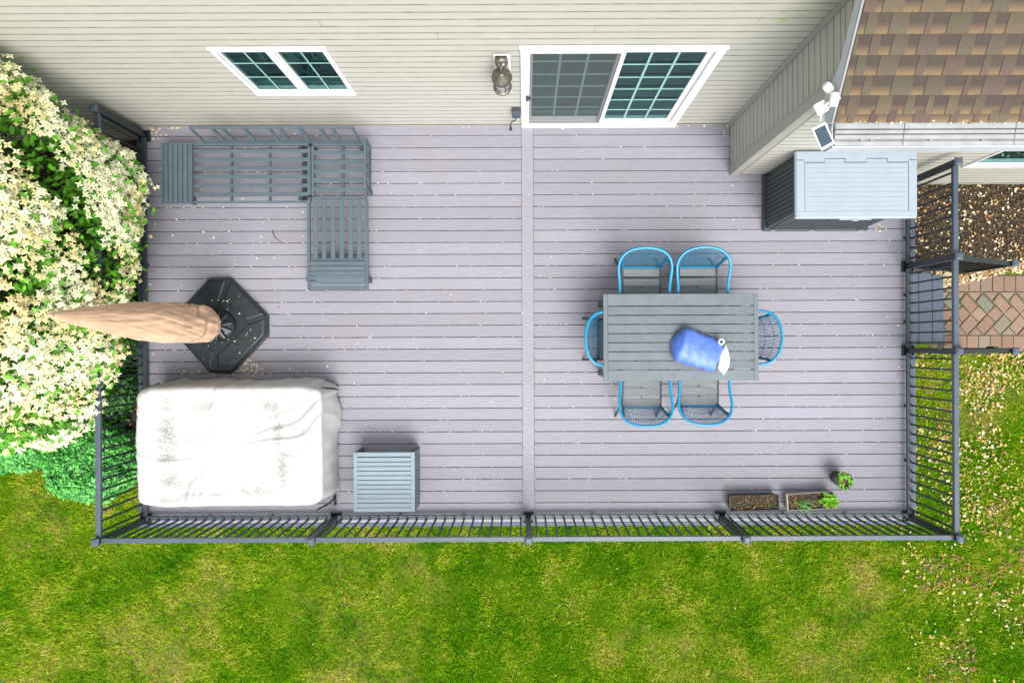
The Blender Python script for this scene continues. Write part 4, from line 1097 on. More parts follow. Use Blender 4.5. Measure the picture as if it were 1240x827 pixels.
# ------------------------------------------------------------------ covered furniture
def cover():
    x0, x1, y0, y1, H_ = -4.375, -2.29, -1.795, -.455, .70
    t = thing('furniture_cover', 'white fabric cover with dirt smudges draped over low patio furniture', 'furniture cover', ((x0+x1)/2, (y0+y1)/2, 0))
    cx, cy = (x0+x1)/2, (y0+y1)/2; ax, ay = (x1-x0)/2, (y1-y0)/2
    TH = 420; vs = []
    def rr(th, ex=13.0):
        c, s = math.cos(th), math.sin(th); k = (abs(c)**ex+abs(s)**ex)**(-1/ex); return c*k, s*k
    rings = [r/34 for r in range(1, 35)]
    prof = []
    def bumpy(x, y, r, th):
        v = Vector((x*1.0, y*1.0, 0))
        fold = mnoise.noise(Vector((math.cos(th)*5.5, math.sin(th)*5.5, .3)))*.6+mnoise.noise(Vector((math.cos(th)*14, math.sin(th)*14, 3.3)))*.35
        wp = mnoise.noise(Vector((x*2.2, y*2.2, 4.4)))*.55; th = th+wp*r; fold = mnoise.noise(Vector((math.cos(th)*5.5, math.sin(th)*5.5, .3)))*.6+mnoise.noise(Vector((math.cos(th)*12, math.sin(th)*12, 3.3)))*.3
        rid = 1-abs(mnoise.noise(Vector((math.cos(th)*4.2+x*.3, math.sin(th)*4.2, 7.7))))*4
        rid2 = 1-abs(mnoise.noise(Vector((math.cos(th)*9+y*.5, math.sin(th)*9, 2.2))))*3.4
        z = (fold*.07+max(rid, -.3)*.028+max(rid2, -.3)*.014)*min(r, .7)**1.5*(1-.35*r)*1.15
        z += mnoise.noise(v*1.9)*.040+mnoise.noise(v*7)*.007+max(0, 1-abs(mnoise.noise(Vector((x*2.4+y*1.2, y*1.1-x*.5, 6))))*5)*.016
        z += .030*math.exp(-(r/.28)**2)
        z -= .016*math.exp(-((r-.80)/.16)**2)*(1+.8*mnoise.noise(v*2))
        return z
    for r in rings:
        for i in range(TH):
            th = 2*PI*i/TH; c, s = rr(th); x, y = cx+c*ax*r, cy+s*ay*r
            edge = max(0, r-.94)/.06
            vs.append((x, y, H_-.01+bumpy(x, y, r, th)-.035*edge**2))
    K = 16
    for j in range(1, K+1):
        f = j/K; z0_ = 0
        for i in range(TH):
            th = 2*PI*i/TH; c, s = rr(th); x, y = cx+c*ax, cy+s*ay
            nx, ny = c**3, s**3; l = math.hypot(nx, ny) or 1; nx /= l; ny /= l
            nz = mnoise.noise(Vector((x*3.1, y*3.1, f*.9)))
            nz2 = mnoise.noise(Vector((x*8, y*8, f*1.4+5)))
            rg = 1-abs(mnoise.noise(Vector((x*4.5+z0_*.2, y*4.5, f*.5+2))))*4
            out = .008+f*.022+nz*.030*f+nz2*.016*f+max(rg, -.5)*.014*f**.5
            if ny > .5: out += .035*f
            if nx > .5: out += -.012+.012*math.sin(y*7+1)*f
            out = max(out, -.02)
            hem = .07+.05*mnoise.noise(Vector((x*1.7, y*1.7, 9)))
            z = (H_-.045)*(1-f)+hem*f+bumpy(x, y, 1, th)*(1-f)
            vs.append((x+nx*out, y+ny*out, z))
    mb = MB(); n = len(rings)+K
    vs = [(cx, cy, H_+.025)]+vs
    fs = [(0, 1+i, 1+(i+1) % TH) for i in range(TH)]
    for r in range(n-1):
        for i in range(TH): fs.append((1+r*TH+i, 1+(r+1)*TH+i, 1+(r+1)*TH+(i+1) % TH, 1+r*TH+(i+1) % TH))
    mb.add(vs, fs); build('cloth', mb, M_COVER, t, smooth=True)
    def strap(pts, r=.011):
        mb = MB(); mb.tube(pts, r, 6); build('strap', mb, M_STRAP, t, smooth=True)
    strap([P(389.5,469.5,.66), P(398,470.2,.56), P(405,470.5,.42), P(408.5,472,.2)], .012)
    strap([P(384,617,.42), P(396,611,.3), P(403,605,.16), (P(405.5,602,.04))]); strap([P(405.5,600,.06), P(406,611,.03)], .016)
    strap([P(391.5,530,.45), P(392,541,.46), P(391.5,551,.45)], .005)
    strap([P(186,467,.5), P(193,464,.4)], .008)
cover()

# ------------------------------------------------------------------ umbrella
def umbrella():
    cx, cy = -3.672, .245
    t = thing('closed_umbrella', 'closed patio umbrella in a tan cover standing on a black weighted base', 'umbrella', (cx, cy, 0))
    def seg(*p): return [tuple(P(a, b, .11)[:2]) for a, b in p]
    R0 = [(255,336.5),(280,336),(325.5,382),(325.5,407),(282,452),(255,451.5),(220.5,413),(220.5,374)]
    out = [tuple(P(a, b, .03)[:2]) for a, b in R0][::-1]; c0 = Vector((cx, cy))
    top = [tuple(c0+(Vector(p)-c0)*.93) for p in out]; mid = [tuple(c0+(Vector(p)-c0)*.99) for p in out]
    mb = MB(); mb.prism(out, .004, .02).prism(out, .02, .07, top=mid).prism(mid, .07, .115, top=top); base = build('base', mb, M_BASE, t, bev=.012)
    # raised tank lids on the four arms
    def lid(pts):
        q = [tuple(P(a, b, .125)[:2]) for a, b in pts]; ar = sum(q[j-1][0]*q[j][1]-q[j][0]*q[j-1][1] for j in range(len(q)))
        if ar < 0: q = q[::-1]
        c = Vector((sum(p[0] for p in q)/len(q), sum(p[1] for p in q)/len(q)))
        m = MB(); m.prism(q, .10, .118); m.prism(q, .118, .130, top=[tuple(c+(Vector(p)-c)*.90) for p in q]); build('weight_tank', m, M_BASE, base, bev=.004)
    lid([(279,341),(319,381),(298,387.5),(270,360.5)]); lid([(254,341),(273,340),(266,361),(238,384),(228,372)])
    lid([(228,414),(246,411),(259,428),(255,447),(252,446)]); lid([(300,392),(320,386),(320,405),(283,444),(263,446),(262,430),(276,418)])
    p = P(297, 402, .13); mb = MB(); mb.lathe([(0,.131),(.035,.131),(.037,.134),(.028,.138),(.026,.133),(0,.133)], p.x, p.y, 18); mb.bar((p.x,p.y-.022,.137),(p.x,p.y+.022,.137), .012, .008); build('fill_cap', mb, M_BASE, base)
    # spider socket with ribbed knobs
    mb = MB(); mb.lathe([(0,.115),(.19,.115),(.185,.15),(.12,.17),(.07,.20),(.05,.28),(0,.28)], cx, cy, 18); build('socket', mb, M_BLK, t, smooth=True)
    for k in range(10):
        a = k*2*PI/10+.2; mb = MB(); c, s = math.cos(a), math.sin(a)
        mb.bar((cx+c*.06, cy+s*.06, .22), (cx+c*.17, cy+s*.17, .175), .035, .05); build('socket_rib', mb, M_BASE, t, bev=.008)
    mb = MB(); mb.tube([(cx,cy,.2),(cx,cy,2.95)], .024, 12); build('pole', mb, M_LEGD, t, smooth=True)
    # tied canopy under its cover
    prof = [(.44,.035),(.45,.12),(.50,.175),(.62,.200),(.80,.203),(.98,.196),(1.12,.194),(1.4,.196),(1.7,.180),(2.0,.155),(2.3,.125),(2.55,.095),(2.75,.070),(2.92,.045),(3.03,.025),(3.06,.006)]
    zs = np.linspace(.44, 3.06, 260); rs = np.interp(zs, [p[0] for p in prof], [p[1] for p in prof])
    N = 140; vs = []
    for z, r in zip(zs, rs):
        for k in range(N):
            a = 2*PI*k/N
            tw = a+z*.9
            rg = 1-abs(mnoise.noise(Vector((math.cos(a+z*.5)*1.9, math.sin(a+z*.5)*1.9, z*.65+9))))*4.5
            rg2 = 1-abs(mnoise.noise(Vector((math.cos(a-z*.7)*3.4, math.sin(a-z*.7)*3.4, z*.8+1))))*4.5
            d = (max(rg, -.6)*.022+max(rg2, -.6)*.009)*min(1, r*7)
            d += .006*math.sin(4*tw)*min(1, (z-.4)*2)+.02*mnoise.noise(Vector((math.cos(a)*1.6, math.sin(a)*1.6, z*1.1)))
            d += .013*(1-abs(mnoise.noise(Vector((math.cos(tw)*2.6, math.sin(tw)*2.6, z*1.1+4)))*3))*min(1, r*6)
            pin = math.exp(-((z-.93)/.05)**2)*max(0, math.cos(a-PI*.5+.3))**2
            near = math.exp(-((z-.93)/.22)**2); d += near*.028*math.sin(a*9+4*mnoise.noise(Vector((a,z*2,0))))*max(0, math.cos(a-1.2))
            rr = r*(1+d*3.0)-pin*.045
            vs.append((cx+rr*math.cos(a), cy+rr*math.sin(a), z))
    mb = MB(); mb.add(vs, [(i*N+k, i*N+(k+1) % N, (i+1)*N+(k+1) % N, (i+1)*N+k) for i in range(len(zs)-1) for k in range(N)])
    build('canopy_cover', mb, M_TAN, t, smooth=True)
    bi = int((.93-.44)/(3.06-.44)*259); band = []
    for k in range(N):
        p0 = Vector(vs[bi*N+k]); d_ = Vector((p0.x-cx, p0.y-cy, 0)).normalized(); band.append((p0, d_))
    mb = MB(); bv = []
    for p0, d_ in band: bv += [p0+d_*.004+Vector((0,0,-.022)), p0+d_*.007, p0+d_*.004+Vector((0,0,.022))]
    mb.add(bv, [(k*3+j, ((k+1) % N)*3+j, ((k+1) % N)*3+j+1, k*3+j+1) for k in range(N) for j in range(2)]); build('tie_band', mb, M_TANB, t, smooth=True)
    mb = MB(); mb.lathe([(.0,3.10),(.018,3.09),(.022,3.05),(.012,3.03)], cx, cy, 10); build('finial', mb, M_TAN, t, smooth=True)
umbrella()

# ------------------------------------------------------------------ planters
def leaf_card(L, Wd, cup=.15):
    """six-vertex folded leaf pointing to +x"""
    return [(0,0,0),(L*.35,Wd*.5,cup*Wd),(L*.8,Wd*.32,cup*Wd*.4),(L,0,-.12*L),(L*.8,-Wd*.32,cup*Wd*.4),(L*.35,-Wd*.5,cup*Wd)], [(0,3,2,1),(0,5,4,3)]
def planter(corners, h, wall, mat, lab, name='planter_box'):
    c = sum(corners, Vector())/4
    t = thing(name, lab, 'planter', (c.x, c.y, 0), 'planters along the front railing')
    q = [Vector((p.x, p.y)) for p in corners]; cc = Vector((c.x, c.y))
    out = [tuple(p) for p in q]; inn = [tuple(p+(cc-p).normalized()*wall*1.5) for p in q]; bot = [tuple(cc+(p-cc)*.90) for p in q]
    n = 4; mb = MB()
    vs = [(*p, .002) for p in bot]+[(*p, h) for p in out]+[(*p, h) for p in inn]+[(*p, h-.04) for p in inn]
    fs = [(3,2,1,0)]
    for r in range(3):
        for i in range(4): fs.append((r*4+i, r*4+(i+1) % 4, (r+1)*4+(i+1) % 4, (r+1)*4+i))
    mb.add(vs, fs); build('trough', mb, mat, t, bev=.003)
    mb = MB(); mb.add([(*p, h-.03) for p in inn], [(0,1,2,3)]); build('soil', mb, M_SOIL, t)
    # debris and dry stems on the soil
    vs, fs, mi = [], [], []
    a, b, d = Vector(inn[0]), Vector(inn[1]), Vector(inn[3])
    for i in range(230):
        u, v = random.random(), random.random(); p = a+(b-a)*u+(d-a)*v; z = h-.028+random.random()*.02; ang = random.random()*PI; L = random.uniform(.01, .03); w = random.uniform(.004,.010)
        dx, dy = Vector((math.cos(ang), math.sin(ang)))*L, Vector((-math.sin(ang), math.cos(ang)))*w; k = len(vs)
        for s1, s2 in ((-1,-1),(1,-1),(1,1),(-1,1)): vs.append((p.x+dx.x*s1/2+dy.x*s2/2, p.y+dx.y*s1/2+dy.y*s2/2, z+random.uniform(-.006,.006)))
        fs.append((k,k+1,k+2,k+3)); mi.append(random.choice((0,0,1,2,3)))
    m = MB(); m.v, m.f, m.mi = vs, fs, mi
    build('debris', m, [M_CHIP[1], M_PETAL[1], M_PETAL[2], M_DKLEAF[1]], t, kind='stuff')
    return t, a, b, d
hz = .15
t1, *_ = planter([P(883.5,618.5,hz), P(944,617,hz), P(943,598.8,hz), P(883,600,hz)], hz, .008, M_POTB, 'long black planter trough filled with bare soil and debris by the railing')
t2, a, b, d = planter([P(953.5,618.5,hz), P(1013.5,615.5,hz), P(1010,595,hz), P(952,598.5,hz)], hz, .012, M_POTT, 'long pale tan planter trough with a lettuce plant at its right end')
def rosette(t, x, y, z, R, n, mat, nm='plant'):
    mb = MB()
    for i in range(n):
        a = random.random()*2*PI; r0 = random.random()*R*.35; el = random.uniform(.1, .8); L = R*random.uniform(.55, 1.0)
        v, f = leaf_card(L, L*.75, .3); M_ = Matrix.Translation((x+r0*math.cos(a), y+r0*math.sin(a), z+random.uniform(0,.03))) @ Matrix.Rotation(a, 4, 'Z') @ Matrix.Rotation(-el, 4, 'Y') @ Matrix.Rotation(random.uniform(-.4,.4), 4, 'X')
        mb.add([M_@Vector(p) for p in v], f)
    return build(nm, mb, mat, t)
p = P(1004, 606.5, .17); rosette(t2, p.x, p.y, .15, .105, 40, M_LETT)
mb = MB()
for i in range(16):
    x, y = random.uniform(962, 978), random.uniform(603, 614); q = P(x, y, .14); a = random.uniform(-.9, .4)
    mb.tube([q, q+Vector((.05*math.cos(a), .05*math.sin(a), .05)), q+Vector((.13*math.cos(a), .13*math.sin(a)-.02, .03))], [.004,.003,.001], 4)
build('onion_stem', mb, M_SHRUB[1], t2, kind='stuff')
def pot():
    p0 = P(1012, 577.5, 0); cx, cy = p0.x, p0.y
    t = thing('plant_pot', 'round black pot with a small leafy green plant on the deck above the troughs', 'flower pot', (cx, cy, 0), 'planters along the front railing')
    tx = P(1020.5, 581.5, .27); dx, dy = (tx.x-cx)*.4, (tx.y-cy)*.4
    mb = MB(); vs = []; prof = [(.075,0),(.095,.24),(.103,.24),(.103,.265),(.092,.265),(.090,.215),(0,.215)]; N = 24
    for r, z in prof:
        for k in range(N): vs.append((cx+dx*z/.27+r*math.cos(2*PI*k/N), cy+dy*z/.27+r*math.sin(2*PI*k/N), z+.002))
    mb.add(vs, [(i*N+k, i*N+(k+1) % N, (i+1)*N+(k+1) % N, (i+1)*N+k) for i in range(len(prof)-1) for k in range(N)]); build('pot', mb, M_POTB, t, smooth=False)
    mb = MB(); mb.lathe([(0,.222),(.089,.222)], cx+dx*.9, cy+dy*.9, 20); build('soil', mb, M_CHIP[1], t)
    mb = MB()
    for i in range(60):
        a = random.random()*2*PI; r = random.uniform(.045, .10); v, f = leaf_card(.032, .022, .3)
        M_ = Matrix.Translation((cx+dx+r*math.cos(a), cy+dy+r*math.sin(a), .25+random.random()*.07)) @ Matrix.Rotation(random.random()*6.3, 4, 'Z') @ Matrix.Rotation(-random.uniform(0,.8), 4, 'Y')
        mb.add([M_@Vector(q) for q in v], f)
    build('plant', mb, M_LETT, t)
pot()
def twig():
    p = [P(329.5,279,.012), P(332.5,287,.012), P(336.5,291,.012), P(341.5,294,.012)]
    mb = MB(); mb.tube(p, [.004,.004,.003,.002], 5); tag(build('twig', mb, M_BARK, None, smooth=True), 'thin curved twig lying on the deck boards below the sofa', 'twig')
twig()

# ------------------------------------------------------------------ foliage (numpy)
def rotmats(nrm, spin):
    """frames whose z is nrm, x spun around it"""
    n = nrm/np.linalg.norm(nrm, axis=1, keepdims=True)
    h = np.where(np.abs(n[:, 2:3]) < .9, np.array([[0,0,1.]]), np.array([[1.,0,0]]))
    x = np.cross(h, n); x /= np.linalg.norm(x, axis=1, keepdims=True); y = np.cross(n, x)
    c, s = np.cos(spin)[:, None], np.sin(spin)[:, None]
    X = x*c+y*s; Y = -x*s+y*c
    return X, Y, n
def scatter(proto_v, pts, nrm, spin, size):
    X, Y, Z = rotmats(nrm, spin); pv = np.asarray(proto_v, float)
    v = pts[:, None, :]+size[:, None, None]*(pv[None, :, 0:1]*X[:, None]+pv[None, :, 1:2]*Y[:, None]+pv[None, :, 2:3]*Z[:, None])
    return v.reshape(-1, 3)
def cards(name, proto, pts, nrm, spin, size, mats, mi, parent=None, kind='stuff'):
    pv, pf = proto; pf = np.asarray(pf); n = len(pts)
    v = scatter(pv, pts, nrm, spin, size); f = (pf[None]+(np.arange(n)*len(pv))[:, None, None]).reshape(-1, pf.shape[1])
    off = np.array(OFF.get(parent.name, (0,0,0))) if parent is not None else 0
    me = npmesh(name, v-off, f, mats, np.repeat(mi, len(pf)))
    o = link(name, me, parent)
    if kind: o['kind'] = kind
    return o
LEAFP = ([(0,0,0),(.35,.24,.05),(.75,.17,.02),(1,0,-.08),(.75,-.17,.02),(.35,-.24,.05)], [(0,3,2,1),(0,5,4,3)])
def flower_proto():
    v, f = [], []
    for k in range(4):
        a = k*PI/2; c, s = math.cos(a), math.sin(a); b = len(v)
        for x, y, z in ((0,0,.02),(.19,.15,.05),(.54,0,-.03),(.19,-.15,.05)): v.append((x*c-y*s, x*s+y*c, z))
        f.append((b,b+3,b+2,b+1))
    b = len(v); r = .055
    for x, y in ((-r,-r),(r,-r),(r,r),(-r,r)): v.append((x, y, .075))
    f.append((b,b+1,b+2,b+3)); return v, f
FLP = flower_proto()

LOBES = [  # centre, radii, exponent
    ((-6.25,.78,1.65), (1.80,1.80,1.65), 3.4), ((-5.12,1.38,1.12), (.74,1.08,1.15), 2.6), ((-5.50,1.72,2.15), (.93,.95,1.22), 3.0), ((-5.40,-.15,.92), (.56,.90,1.05), 2.6), ((-6.0,1.1,2.5), (1.60,1.4,1.1), 2.4)]
def lobe_val(p, L):
    c, r, e = L; q = np.abs((p-np.array(c))/np.array(r)); return (q**e).sum(1)
def shell(n, jitter=.10):
    P_, N_ = [], []
    areas = [r[0]*r[1]+r[1]*r[2]+r[0]*r[2] for _, r, _ in LOBES]
    for L, a in zip(LOBES, areas):
        c, r, e = L; m = int(n*a/sum(areas)); d = RNG.normal(size=(m, 3)); q = np.abs(d/np.array(r)); k = (q**e).sum(1)**(-1/e)
        loc = d*k[:, None]; p = loc+np.array(c)
        g = np.sign(loc)*np.abs(loc/np.array(r))**(e-1)/np.array(r); g /= np.linalg.norm(g, axis=1, keepdims=True)
        # lumpy surface
        lump = np.array([mnoise.noise(Vector(x*1.35))*.14+mnoise.noise(Vector(x*3.6))*.08 for x in p])
        p = p+g*(lump[:, None]+RNG.normal(size=(m, 1))*jitter*.6-.04)
        ok = np.ones(m, bool)
        for M_ in LOBES:
            if M_ is not L: ok &= lobe_val(p-g*.1, M_) > .90
        ok &= (p[:, 2] > -.15) & (p[:, 1] < 2.64)
        P_.append(p[ok]); N_.append(g[ok])
    return np.concatenate(P_), np.concatenate(N_)
def dogwood():
    t = thing('dogwood_tree', 'flowering dogwood tree covered in cream white blossoms beside the deck', 'tree', (-6.1, .8, GZ))
    def limb(pts, r, nm):
        mb = MB(); mb.tube(crom(pts, 4), list(np.interp(np.linspace(0, 1, (len(pts)-1)*4+1), np.linspace(0, 1, len(r)), r)), 9); build(nm, mb, M_BARK, t, smooth=True)
    limb([(-6.1,.8,GZ-.1),(-6.12,.78,0),(-6.05,.85,.7),(-6.15,.9,1.6),(-6.1,.9,2.6),(-6.1,1,3.3)], [.13,.10,.075,.05,.02], 'trunk')
    for k in range(16):
        a = k*2.4; z = .15+k*.14; L = 1.5-.02*k; b = Vector((-6.1,.83,z))
        limb([b, b+Vector((math.cos(a)*L*.45, math.sin(a)*L*.45, .22)), b+Vector((math.cos(a)*L, math.sin(a)*L, .55))], [.04,.025,.008], 'limb')
    # leaves
    p, n = shell(78000, .14); N = len(p)
    inner = RNG.random(N) < .42
    p = p-n*np.where(inner, RNG.random(N)*.45, RNG.random(N)*.06)[:, None]
    nn = n*.55+np.array([[0,0,.75]])+RNG.normal(size=(N,3))*.38
    sz = RNG.uniform(.060, .100, N); sp = RNG.random(N)*2*PI
    camp = np.array([0,0,CZ])
    def infront(p, m=0):
        s = F/(CZ-p[:, 2]); x = 636+p[:, 0]*s; y = 418-p[:, 1]*s; return (x > m) & (y > m) & (y < 827), s
    near, s = infront(p, 3)
    score = np.where(near & ~inner & (n[:, 0] > .2), s*sz, -1); top = np.argsort(-score)[:300]
    rest = np.ones(N, bool); rest[top] = False
    mi = (RNG.random(N) < .38).astype(int)
    cards('leaves', LEAFP, p[rest], nn[rest], sp[rest], sz[rest], M_LEAF, mi[rest], t)
    def single(name, proto, mats, idx, P_, NN, SP, SZ, MI, extra=None):
        mes = []
        for j in range(len(mats)):
            m = bpy.data.meshes.new(name); m.from_pydata([tuple(v) for v in proto[0]], [], proto[1])
            if extra: m.materials.append(mats[j]); m.materials.append(extra); m.polygons.foreach_set('material_index', [0]*(len(proto[1])-1)+[1])
            else: m.materials.append(mats[j])
            m.update(); mes.append(m)
        X, Y, Z = rotmats(NN[idx], SP[idx])
        for k, i in enumerate(idx):
            q = Matrix((X[k], Y[k], Z[k])).transposed().to_euler()
            inst(name, mes[MI[i]], t, P_[i], q, (SZ[i],)*3)
    single('leaf', LEAFP, M_LEAF, top, p, nn, sp, sz, mi)
    # blossoms
    p, n = shell(110000, .07); 
    dens = np.array([mnoise.noise(Vector(x*1.1+np.array([5,2,1])))*1.0+mnoise.noise(Vector(x*3.2))*.7 for x in p])
    keep = (RNG.random(len(p)) < np.clip(.78+dens*.62, .15, .97)) & (n[:, 2] > -.35) & (p[:, 2] > .05)
    p, n, dens = p[keep], n[keep], dens[keep]; N = len(p); p = p+n*.07+np.array([[0,0,.03]])
    nn = n*.75+np.array([[0,0,.85]])+RNG.normal(size=(N,3))*.16; sz = RNG.uniform(.050, .078, N)*(1+np.clip((p[:, 2]-2.0)*.45, 0, .6)); sp = RNG.random(N)*2*PI
    tone = np.array([mnoise.noise(Vector(x*1.9+np.array([0,7,3]))) for x in p])+RNG.normal(size=N)*.22
    mi = np.where(tone > .34, 2, np.where(tone > .02, 1, 0)); sz = sz*np.where(mi == 2, .78, np.where(mi == 1, .9, 1.05))
    ok, s = infront(p, 3); score = np.where(ok & (n[:, 0] > .1), s*sz, -1); top = np.argsort(-score)[:300]
    rest = np.ones(N, bool); rest[top] = False
    pv, pf = FLP; idx = np.where(rest)[0]; v = scatter(pv, p[idx], nn[idx], sp[idx], sz[idx])-np.array(OFF[t.name])
    f = (np.asarray(pf)[None]+(np.arange(len(idx))*len(pv))[:, None, None]).reshape(-1, 4)
    m = np.repeat(mi[idx][:, None], len(pf), 1); m[:, -1] = 3
    me = npmesh('blossoms', v, f, M_BRACT+[M_BCEN], m.ravel()); o = link('blossoms', me, t); o['kind'] = 'stuff'
    single('blossom', FLP, M_BRACT, top, p, nn, sp, sz, mi, M_BCEN)
dogwood()

def shrub(name, lab, c, r, n, size, mats, e=2.2, cat='shrub', stem=True, up=.8):
    t = thing(name, lab, cat, (c[0], c[1], GZ))
    d = RNG.normal(size=(n, 3)); d[:, 2] = np.abs(d[:, 2]); q = np.abs(d/np.array(r)); k = (q**e).sum(1)**(-1/e); loc = d*k[:, None]*RNG.uniform(.72, 1.02, (n, 1))
    p = loc+np.array(c); lump = np.array([mnoise.noise(Vector(x*3.0))*.16+mnoise.noise(Vector(x*8.0))*.06 for x in p]); nn = loc/np.linalg.norm(loc, axis=1, keepdims=True)
    p = p+nn*lump[:, None]; p[:, 2] = np.maximum(p[:, 2], GZ+.02)
    nr = nn+np.array([[0,0,up]])+RNG.normal(size=(n,3))*.5
    cards('foliage', LEAFP, p, nr, RNG.random(n)*6.3, RNG.uniform(size*.6, size*1.3, n), mats, (RNG.random(n) < .45).astype(int), t)
    mb = MB()
    for k in range(7):
        a = k*.9; mb.tube([(c[0], c[1], GZ-.02), (c[0]+math.cos(a)*r[0]*.4, c[1]+math.sin(a)*r[1]*.4, GZ+(c[2]-GZ)*.4+r[2]*.3), (c[0]+math.cos(a)*r[0]*.75, c[1]+math.sin(a)*r[1]*.75, c[2]+r[2]*.5)], [.014,.009,.004], 5)
    build('stems', mb, M_BARK, t, smooth=True)
    return t
shrub('juniper_shrub', 'low bright green feathery shrub between the flowering tree and the lawn', (-5.62,-1.42,GZ), (.62,.50,.62), 15000, .05, M_SHRUB)
shrub('juniper_shrub', 'low bright green feathery shrub at the left edge under the blossoms', (-6.65,-1.15,GZ), (.75,.45,.58), 14000, .05, M_SHRUB)
shrub('leafy_shrub', 'dark green leafy shrub behind the railing below the umbrella tip', (-5.25,.15,GZ), (.33,.55,.55), 2600, .07, M_DKLEAF)
shrub('leafy_shrub', 'dark green leafy shrub behind the railing left of the covered furniture', (-5.28,-.62,GZ), (.26,.42,.40), 1700, .06, M_DKLEAF)

# ------------------------------------------------------------------ grass, mulch, petals
def blocked(x, y):
    if DX0+.12 < x < DX1-.12 and y > DY0+.12: return True
    if y > 2.6 or (x > WX3 and y > WY2): return True
    if 5.3 < x < 9.6 and -.14 < y < .945: return True
    if DX1 < x < 5.36 and -.02 < y < .89: return True
    if inpoly(x, y, BED_L) or inpoly(x, y, BED_R): return True
    return False
def grass():
    n = 640000
    x = RNG.uniform(-7.6, 7.6, n); y = RNG.uniform(-4.9, 2.1, n)
    keep = ~((x > DX0+.15) & (x < DX1-.15) & (y > DY0+.25))
    keep &= ~((x > 5.3) & (y > -.13) & (y < 1.0)); keep &= ~((x > 4.7) & (x < 5.4) & (y > -.05)); keep &= ~((x > 4.6) & (y > .9))
    keep &= ~((x < -4.6) & (y > -1.35+.35*(x+4.6)*-.4)) | ((x < -5.6) & (y < -1.72))
    x, y = x[keep], y[keep]
    d = np.array([mnoise.noise(Vector((a*1.4, b*1.4, 0)))+.6*mnoise.noise(Vector((a*4.5, b*4.5, 4))) for a, b in zip(x, y)])
    k2 = RNG.random(len(x)) < np.clip(.85-d*.6, .45, 1); x, y, d = x[k2], y[k2], d[k2]; m = len(x)
    h = RNG.uniform(.028, .068, m)*np.clip(1-.5*d, .5, 1.5); a = RNG.random(m)*2*PI; w = RNG.uniform(.0026, .0062, m); lean = RNG.uniform(.3, 1.3, m)*h
    bx = np.cos(a)*w; by = np.sin(a)*w; la = RNG.random(m)*2*PI
    v = np.zeros((m, 3, 3)); v[:, 0] = np.stack([x-bx, y-by, np.full(m, GZ)], 1); v[:, 1] = np.stack([x+bx, y+by, np.full(m, GZ)], 1)
    v[:, 2] = np.stack([x+np.cos(la)*lean, y+np.sin(la)*lean, GZ+h], 1)
    f = np.arange(m*3).reshape(m, 3)
    o = link('grass', npmesh('grass', v.reshape(-1, 3), f, [M_BLADE])); tag(o, 'short mown grass of the lawn', 'grass', kind='stuff')
grass()
def tufts():
    pts = []
    for i in range(420):
        side = random.random()
        if side < .6: x, y = random.uniform(-4.9, 4.9), DY0-.02-abs(random.gauss(0,.06))
        elif side < .8: x, y = DX1+.02+abs(random.gauss(0,.06)), random.uniform(-2.2,-.1)
        else: x, y = random.uniform(-7,7), random.uniform(-4.7,-2.4)
        for k in range(14): pts.append((x+random.gauss(0,.018), y+random.gauss(0,.018), GZ+.01))
    a = np.array(pts); n = len(a); nr = np.array([[0,0,.8]])+RNG.normal(size=(n,3))*.8
    o = cards('grass_tufts', ([(0,-.05,0),(1,0,.5),(0,.05,0)], [(0,1,2)]), a, nr, RNG.random(n)*6.3, RNG.uniform(.05,.12,n), [M_BLADE, M_DKLEAF[1]], (RNG.random(n) < .3).astype(int)); tag(o, 'longer untrimmed grass tufts along the deck edge', 'grass', kind='stuff')
tufts()
BIT = ([(-.5,-.35,0),(.5,-.25,.06),(.45,.35,0),(-.4,.3,.07)], [(0,1,2,3)])
CHIPP = ([(-.5,-.14,0),(.5,-.10,.05),(.5,.12,.02),(-.5,.14,.04)], [(0,1,2,3)])
def bits(name, lab, pts, size, mats, probs, cat, proto=BIT, tilt=.35):
    n = len(pts); nr = np.array([[0,0,1.]])+RNG.normal(size=(n,3))*tilt
    o = cards(name, proto, pts, nr, RNG.random(n)*6.3, size, mats, RNG.choice(len(mats), n, p=probs)); tag(o, lab, cat, kind='stuff'); return o
def poly_pts(poly, n, z0, z1):
    xs = [p[0] for p in poly]; ys = [p[1] for p in poly]; out = []
    while len(out) < n:
        x, y = random.uniform(min(xs), max(xs)), random.uniform(min(ys), max(ys))
        if inpoly(x, y, poly): out.append((x, y, random.uniform(z0, z1)))
    return np.array(out)
visL = [(-4.62,-1.72),(-4.62,2.67),(-7.5,2.67),(-7.5,-1.0),(-6.9,-1.5),(-5.7,-1.75),(-5.2,-1.62)]
visR = [(4.72,.93),(6.0,1.02),(7.4,1.08),(7.4,2.06),(4.72,2.06)]
bits('mulch_chips', 'brown bark chips in the mulch bed under the flowering tree', poly_pts(visL, 15000, GZ+.015, GZ+.04), RNG.uniform(.02,.06,15000), M_CHIP, [.7,.3], 'mulch', CHIPP)
bits('mulch_chips', 'brown bark chips in the mulch bed below the wing wall', poly_pts(visR, 17000, GZ+.015, GZ+.04), RNG.uniform(.02,.06,17000), M_CHIP, [.72,.28], 'mulch', CHIPP)
bits('fallen_petals', 'cream petals scattered over the mulch bed under the tree', poly_pts(visL, 1500, GZ+.04, GZ+.05), RNG.uniform(.010,.028,1500), M_PETAL, [.62,.30,.08], 'petals')
bits('fallen_leaves', 'dry tan leaves scattered over the mulch bed below the wing wall', poly_pts(visR, 900, GZ+.04, GZ+.055), np.clip(RNG.gamma(2.0,.008,900)+.008, 0, .042), M_PETAL, [.50,.46,.04], 'leaves')
strip = [(4.9,.86),(5.35,.68),(5.75,.78),(6.2,.90),(7.3,1.0),(7.3,1.12),(5.9,1.08),(4.9,1.05)]
